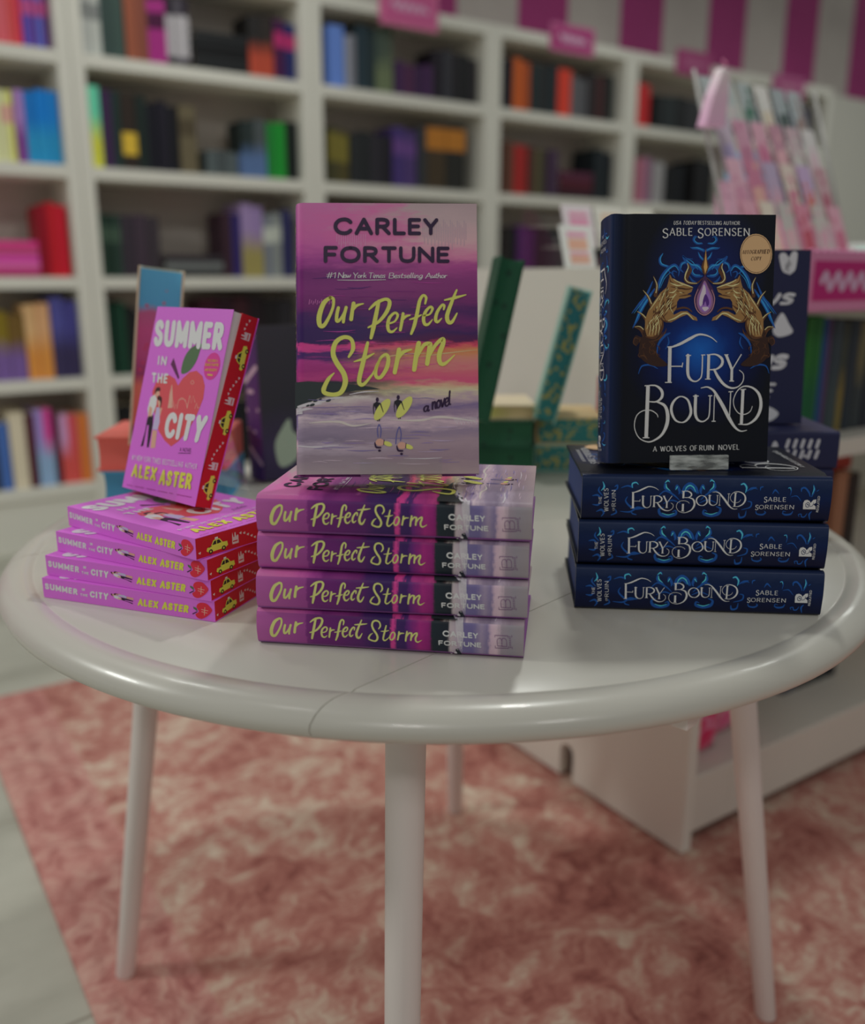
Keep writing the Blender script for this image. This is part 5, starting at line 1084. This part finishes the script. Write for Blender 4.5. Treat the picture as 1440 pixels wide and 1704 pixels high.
r = far_book(.155, .212, .035, C_NVY, M_PAGE); stand(r, (P9.x - .155, P9.y, ZE + .1395), R(3), .1, .035); tag(r, 'upright navy hardcover with white brush lettering behind the dark blue novel', 'book')
p = Print(on_front(.035)); p.H = lambda q: (q[0], q[1] * .88); wi = mat('soft white ink', (168, 168, 172), .5, .46)
p.text('ws', [(.085,.19),(.142,.195),(.138,.165),(.085,.160)], wi, dict(w=.2, t=.14, gap=.05)); p.text('ws', [(.08,.105),(.138,.115),(.134,.075),(.08,.068)], wi, dict(w=.22, t=.16, gap=.05))
p.poly([(.122,.155),(.132,.14),(.137,.128),(.12,.122),(.112,.132)], wi, True); p.stroke([(.098,.132),(.101,.142)], .008, wi); p.stroke([(.12,.232),(.128,.215),(.134,.235)], [.01,.016,.008], wi)
for k in range(4): p.stroke([(.1, .056 - k * .009), (.118 - .004 * k, .056 - k * .009)], .004, wi, curve=False)
p.poly([(.095,.02),(.11,.025),(.125,.015),(.115,.004),(.098,.004)], wi, True)
p.build('cover_lettering', r)

# ------------------------------------------------------------------ the white display unit on the rug
GO = Vector((.488, 1.49, .008)); GL, GD, GH = 1.7, .95, 1.07
def gpos(o, x, y, z, rz=0): o.location = GO + E2 * x + BK * y + Vector((0, 0, z)); o.rotation_euler = (0, 0, PHI + rz); return o
M_GW = mat('warm white laminate', (182, 180, 172), .5); M_GT = mat('white laminate top', (176, 174, 166), .5)
g = gpos(empty('display_unit'), 0, 0, 0); tag(g, 'white two-sided display unit with a tall end panel, standing on the rug behind the table', 'display unit')
n = 8; nt = [(.30, 0), (.30, .065)] + [(.32 - .02 * cos(pi * k / n), .065 + .022 * sin(pi * k / n)) for k in range(1, n)] + [(.34, .065), (.34, 0)]
MB().prism([(0, .007)] + [(a, max(b, .007)) for a, b in nt] + [(GD, .007), (GD, GH), (0, GH)], -.025, 0, 'x').build('end_panel', M_GW, g)
MB().box((GL, 0, 0), (GL + .025, GD, GH)).build('end_panel', M_GW, g)
MB().box((0, GD / 2 - .01, .02), (GL, GD / 2 + .01, GH - .03)).build('divider', M_GT, g)
MB().box((0, .004, GH - .035), (GL, GD - .004, GH - .004)).build('top_board', M_GT, g, bevel=.002)
MB().box((.0, .012, .128), (GL, GD - .012, .148)).box((.12, .014, .028), (GL, GD - .014, .1279)).box((.0, .014, .028), (.12, .05, .1279)).build('base_deck', M_GT, g, bevel=.003)
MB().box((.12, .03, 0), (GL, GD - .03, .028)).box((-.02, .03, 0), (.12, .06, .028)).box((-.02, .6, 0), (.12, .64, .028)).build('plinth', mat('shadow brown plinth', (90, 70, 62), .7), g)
for z in (.46, .755):
    for y0, y1 in ((.01, GD / 2 - .01), (GD / 2 + .01, GD - .01)): MB().box((0, y0, z - .035), (GL, y1, z)).build('shelf', M_GT, g, bevel=.002)
def gbooks(items, z, y, dx_=0):
    for x0, t, h, c, two, lab in items:
        d = min(.17, h * .68); o = shelf_book(t - .001, h, d, c, None, (.5, .8), two).build('book', None); gpos(o, x0 + dx_, y, z + .0004); tag(o, lab, 'book', 'books in the display unit')
gbooks([(.10, .03, .205, (40, 60, 60), None, 'grey green book left of the bright green ones in the display unit'), (.135, .028, .222, (50, 60, 54), None, 'mossy dark book standing in the display unit beside the green ones'),
        (.165, .024, .226, (34, 96, 36), (20, 84, 50), 'bright green book, left one of two in the display unit'), (.19, .026, .228, (30, 90, 40), (22, 80, 50), 'bright green book, right one of two in the display unit'),
        (.217, .016, .222, (36, 66, 110), None, 'blue spined book next to the bright green books'), (.234, .012, .222, (80, 60, 90), None, 'slim mauve book next to the blue spined one'),
        (.248, .036, .218, (44, 54, 62), (50, 62, 66), 'slate book standing right of the mauve one in the display unit'), (.285, .02, .214, (54, 58, 50), (110, 96, 50), 'dark book with yellow lower spine in the display unit'), (.306, .034, .216, (40, 46, 54), None, 'charcoal blue book beside the yellow-footed one'),
        (.341, .03, .214, (90, 84, 60), (44, 50, 54), 'olive topped book near the right edge of the photo'), (.373, .034, .216, (36, 38, 46), None, 'black book just right of the olive topped one'), (.41, .04, .21, (48, 50, 60), None, 'dark grey book at the photo edge in the display unit'), (.452, .04, .21, (36, 50, 70), None, 'blue black book last in the upper row of the display unit')], .755, .07, .14)
gbooks([(.20, .04, .19, (60, 40, 36), None, 'dark brown book on the middle shelf of the display unit'), (.25, .05, .20, (110, 66, 44), None, 'chestnut book on the middle shelf of the display unit'), (.305, .045, .20, (126, 84, 62), None, 'tan brown book on the middle shelf of the display unit'), (.352, .035, .195, (96, 56, 36), None, 'rust brown book on the middle shelf of the display unit'), (.39, .045, .2, (130, 92, 70), None, 'fawn book near the photo edge on the middle shelf'), (.437, .04, .19, (40, 32, 30), None, 'black brown book last on the middle shelf')], .46, .09, .1)
o = shelf_book(.03, .2, .14, (130, 44, 34)).build('book', None); o.matrix_world = Matrix.Translation(GO + E2 * .55 + BK * .1 + Vector((0, 0, .6615))) @ Matrix.Rotation(PHI, 4, 'Z') @ Matrix.Rotation(-pi / 2, 4, 'Y'); tag(o, 'brick red book lying on top of the brown books', 'book')
D0 = at_z(1300, 1158, .156); dv = D0 - GO; dx, dy = dv.dot(E2), dv.dot(BK)
gbooks([(dx + .002, .05, .20, (24, 30, 50), None, 'navy book leftmost on the bottom deck of the display unit'), (dx + .054, .034, .21, (22, 24, 28), None, 'black book second on the bottom deck of the display unit'), (dx + .09, .034, .2, (34, 38, 40), None, 'charcoal book third on the bottom deck of the display unit'), (dx + .126, .04, .2, (26, 34, 38), None, 'ink green book fourth on the bottom deck of the display unit'), (dx + .168, .04, .2, (30, 30, 36), None, 'black violet book last on the bottom deck of the display unit')], .1485, dy)
def pouch(name, w_, h_, d_, m, parent=None, lump=.1, seed=0):
    rnd = random.Random(seed); bm = bmesh.new(); bmesh.ops.create_grid(bm, x_segments=8, y_segments=8, size=.5)
    top = bm.verts[:]; 
    ext = bmesh.ops.duplicate(bm, geom=bm.verts[:] + bm.edges[:] + bm.faces[:]); low = [v for v in ext['geom'] if isinstance(v, bmesh.types.BMVert)]
    for vs, sg in ((top, 1), (low, -1)):
        for v in vs:
            x, y = v.co.x, v.co.y; f = max(0, 1 - (2 * abs(x)) ** 3) * max(0, 1 - (2 * abs(y)) ** 3)
            v.co = Vector((x * w_, sg * d_ / 2 * f * (1 + lump * rnd.uniform(-1, 1)), (y + .5) * h_))
    bmesh.ops.remove_doubles(bm, verts=bm.verts[:], dist=1e-5); bmesh.ops.recalc_face_normals(bm, faces=bm.faces[:])
    me = bpy.data.meshes.new(name); bm.to_mesh(me); bm.free(); me.materials.append(m); me.shade_smooth(); return link(name, me, parent)
def pack_mat(c1, c2, sc):
    t = NT('printed wrapper', .3); v = t.obj(); n = t.noise(v, sc, 3, .5); return t.done(t.ramp(n, [(.42, c1), (.5, c2), (.58, c1)], None))
for i, (x, y, z, c, lab) in enumerate(((.09, .07, .149, ((176, 36, 84), (206, 110, 140)), 'hot pink wrapped pack at the panel end of the bottom deck'), (.185, .1, .149, ((190, 80, 120), (200, 140, 150)), 'rose wrapped pack beside the hot pink one'), (.09, .185, .149, ((160, 30, 70), (190, 90, 110)), 'crimson wrapped pack behind the hot pink one'))):
    o = pouch('gift_pack', .085, .15, .05, pack_mat(c[0], c[1], 26), None, .1, i); gpos(o, x, y, z); tag(o, lab, 'gift pack')
# scalloped sign hung on the top edge
sg = gpos(empty('price_sign'), .176, -.004, 1.0); tag(sg, 'magenta sign with scalloped pale pink border hung on the display unit', 'sign')
W_, H_ = .32, .095; pts = []
nx, ny = 16, 5
for k in range(nx * 6): a = k / (nx * 6); pts.append((W_ * a, H_ + .006 * abs(sin(pi * a * nx))))
for k in range(ny * 6): a = k / (ny * 6); pts.append((W_ + .006 * abs(sin(pi * a * ny)), H_ * (1 - a)))
for k in range(nx * 6): a = k / (nx * 6); pts.append((W_ * (1 - a), -.006 * abs(sin(pi * a * nx))))
for k in range(ny * 6): a = k / (ny * 6); pts.append((-.006 * abs(sin(pi * a * ny)), H_ * a))
MB().prism(pts, 0, .004, 'y').build('scalloped_border', mat('pale pink card', (184, 116, 150), .6), sg)
MB().box((.018, -.0015, .014), (W_ - .018, 0, H_ - .014)).build('sign_face', mat('magenta card', (158, 34, 100), .55), sg)
p = Print(lambda a, b, l: Vector((a, -.0018 - l, b))); mm = mat('soft pink ink', (204, 150, 176), .6)
p.stroke([(.04 + .012 * k, .047 + .014 * sin(k * 2.1)) for k in range(19)], .012, mm); p.build('lettering', sg)

# ---- on top of the unit: stepped card holders
TOPZ = GH - .004
CARDC = [((190, 184, 178), (196, 140, 122), (196, 130, 150)), ((192, 172, 176), (196, 120, 146), (190, 130, 150)), ((186, 180, 172), (206, 150, 110), (196, 160, 140)), ((190, 178, 176), (186, 96, 120), (196, 150, 150)), ((184, 180, 170), (150, 150, 120), (190, 170, 140)), ((178, 170, 160), (120, 80, 70), (170, 150, 120))]
def card(x, y, z, w_, h_, lean, cs, lab, rz=0):
    c = gpos(empty('greeting_card'), x, y, z, rz); c.rotation_euler = (-lean, 0, PHI + rz); c.rotation_mode = 'XYZ'; tag(c, lab, 'card', 'cards on the display unit')
    MB().box((0, 0, 0), (w_, .0022, h_)).build('card_sheet', mat('card stock', cs[0], .6), c)
    p = Print(lambda a, b, l: Vector((a, -.0004 - l, b)))
    for (y0, y1), q in (((.10, .30), cs[1]), ((.42, .68), cs[1]), ((.72, .84), cs[2]), ((.31, .37), cs[2])): p.poly([(w_ * .2, h_ * y0), (w_ * .82, h_ * y0), (w_ * .82, h_ * y1), (w_ * .2, h_ * y1)], mat('card print', q, .6))
    p.build('card_print', c); return c
hd = gpos(empty('card_holder'), -.005, .36, TOPZ); tag(hd, 'clear stepped holder with two rows of cards at the panel end of the display unit', 'card holder')
for k in range(3): MB().box((.0, .03 + k * .05, .001 + k * .042), (.36, .072 + k * .05, .004 + k * .042)).build('step', ACR, hd); MB().box((0, .03 + k * .05, .004 + k * .042), (.36, .0325 + k * .05, .026 + k * .042)).build('lip', ACR, hd)
for x in (.0, .357): MB().prism([(.02, 0), (.18, 0), (.18, .12), (.15, .12)], x, x + .003, 'x').build('side', ACR, hd)
LC = ['peach and pink striped card in front at the panel end', 'pink patterned card standing behind the peach striped one', 'cream and orange card right of the pink patterned one', 'rose card low behind the upright dark blue novel', 'sage and cream card in the second row of the holder', 'cocoa card at the right end of the holder']
for i, (x, k, cs) in enumerate(((-.012, 0, 0), (.036, 1, 1), (.125, 1, 2), (.10, 0, 3), (.215, 1, 4), (.19, 0, 5))):
    card(x, .36 + .036 + k * .05, TOPZ + .0045 + k * .042, .082, .085, .3, CARDC[cs], LC[i])
# ---- leaning bookmark rack
rk = gpos(empty('bookmark_rack'), .36, .22, TOPZ + .001); tag(rk, 'clear leaning rack full of pink bookmarks on the display unit', 'rack')
RW, RH, RL = .37, .40, R(24)
Mx = Matrix.Rotation(-RL, 4, 'X')
MB().box((0, 0, 0), (RW, .004, RH), M=Matrix.Translation((0, .05, 0)) @ Mx).build('back_plate', ACR, rk)
MB().box((0, 0, 0), (RW, .26, .004)).build('base', ACR, rk)
for k in range(5): MB().box((k * RW / 4 - .0015, -.022, .006), (k * RW / 4 + .0015, 0, RH), M=Matrix.Translation((0, .05, 0)) @ Mx).build('divider', ACR, rk)
MB().tube([(-.02, .06, .004), (-.02, .2, .40)], .004).build('post', mat('grey wire', (130, 128, 126), .4), rk); MB().tube([(RW + .02, .06, .004), (RW + .02, .2, .40)], .004).build('post', mat('grey wire', (130, 128, 126), .4), rk)
BCOL = [[((126, 134, 136), (174, 156, 128)), ((140, 146, 146), (160, 150, 150)), ((120, 128, 130), (24, 70, 52)), ((176, 172, 168), (176, 160, 140)), ((118, 126, 130), (30, 44, 42)), ((130, 138, 142), (110, 84, 80))],
        [((150, 132, 150), (136, 120, 160)), ((166, 108, 132), (150, 80, 110)), ((176, 120, 140), (160, 70, 106)), ((150, 96, 116), (186, 130, 140)), ((160, 130, 140), (170, 168, 160)), ((176, 170, 170), (180, 150, 160))],
        [((178, 128, 146), (166, 100, 128)), ((160, 80, 110), (186, 130, 120)), ((140, 120, 150), (170, 120, 140)), ((180, 160, 150), (166, 90, 110)), ((156, 126, 166), (176, 80, 70)), ((160, 120, 130), (140, 60, 80))],
        [((176, 116, 136), (160, 76, 104)), ((180, 166, 150), (190, 150, 140)), ((150, 142, 140), (176, 130, 140)), ((176, 96, 120), (150, 40, 60)), ((160, 150, 146), (176, 120, 140)), ((180, 120, 140), (166, 70, 100))]]
RN = ['top', 'second', 'third', 'bottom']
for rI in range(4):
    zt = .30 - rI * .095
    for k in range(6):
        c1, c2 = (tuple(int(v * .72 + 38) for v in q) for q in BCOL[rI][k]); h = .125; wB = .046
        bmk = empty('bookmark'); bmk.matrix_world = Matrix.Translation(GO + E2 * (.36 + .012 + k * .0595 + .004 * (rI % 2)) + BK * .22 + Vector((0, 0, TOPZ))) @ Matrix.Rotation(PHI, 4, 'Z') @ Matrix.Translation((0, .05, .004)) @ Mx @ Matrix.Translation((0, -.006 - .0045 * rI, zt)) @ Matrix.Rotation(R(2), 4, 'X')
        tag(bmk, '%s and %s bookmark, %s from left in the %s row of the rack' % (cname(c1), cname(c2), ORD[k], RN[rI]), 'bookmark', 'bookmarks in the leaning rack')
        m1, m2 = mat('bookmark print', c1, .5), mat('bookmark print', c2, .5)
        MB().box((0, 0, 0), (wB, .0015, h)).build('card_strip', m1, bmk)
        p = Print(lambda a, b, l: Vector((a, -.0004 - l, b))); rnd = random.Random(rI * 7 + k)
        p.poly([(.006, .006), (wB - .006, .006), (wB - .006, h * .55), (.006, h * .5)], m2); p.up()
        for q in range(5): p.ell(rnd.uniform(.01, wB - .01), rnd.uniform(.01, h - .012), .006, .008, m1 if q % 2 else m2)
        p.build('bookmark_print', bmk)
# pale pink pouch hanging at the rack's left end
MB_P = empty('hanging_pouch'); gpos(MB_P, .335, .36, TOPZ + .28); tag(MB_P, 'pale pink pouch hanging at the left end of the bookmark rack', 'pouch')
t_ = NT('pink fading cloth', .6); v_ = t_.obj(); s_ = t_.n('SeparateXYZ'); t_.l(v_, s_.inputs[0]); pm = t_.done(t_.ramp(t_.math('DIVIDE', s_.outputs[2], .115), [(0, (206, 140, 166)), (.5, (200, 150, 168)), (1, (190, 170, 172))], None))
MB().prism([(-.032, 0), (.03, .004), (.034, .06), (.034, .112), (.012, .116), (-.014, .06)], -.012, .012, 'y').build('cloth_body', pm, MB_P, bevel=.004); MB().tube([(.024, 0, .112), (.03, -.002, .125), (.02, 0, .13)], .002).build('loop', mat('pink cord', (180, 110, 140), .6), MB_P)
# small gifts right of the rack
def gift(x, y, z, a, b, h, c, lab, ribbon=None):
    o = gpos(empty('gift_box'), x, y, z); tag(o, lab, 'gift box', 'gifts on the display unit')
    MB().box((0, 0, 0), (a, b, h)).build('box_body', pack_mat(c, tuple(min(255, v + 30) for v in c), 40), o, bevel=.002)
    MB().box((-.002, -.002, h), (a + .002, b + .002, h + .012)).build('lid', mat('gift lid', tuple(min(255, v + 12) for v in c), .5), o, bevel=.002)
    return o
gift(.80, .48, TOPZ + .0005, .07, .08, .14, (170, 80, 120), 'tall rose gift box right of the bookmark rack')
gift(.885, .46, TOPZ + .0005, .09, .08, .10, (166, 120, 140), 'dusty pink gift box beside the tall rose one')
gift(.80, .62, TOPZ + .0005, .11, .1, .22, (150, 110, 130), 'tall mauve gift box at the back of the display unit')
gift(.805, .63, TOPZ + .2330, .09, .07, .055, (96, 130, 160), 'small sky blue gift box on the tall mauve one')
gift(.99, .5, TOPZ + .0005, .1, .09, .05, (120, 160, 150), 'low mint gift box at the right of the photo')
gift(.56, .09, TOPZ + .0005, .09, .06, .035, (140, 170, 160), 'flat mint gift box in front of the rack')
bw = gpos(empty('white_bowl'), .84, .30, TOPZ + .0005); tag(bw, 'small white bowl standing right of the bookmark rack', 'bowl')
MB().lathe([(0, .004), (.03, .004), (.034, 0), (.038, 0), (.04, .008), (.058, .035), (.066, .062), (.063, .063), (.054, .036), (.03, .012), (0, .011)], 36).build('bowl_body', mat('white ceramic', (186, 184, 180), .25), bw)
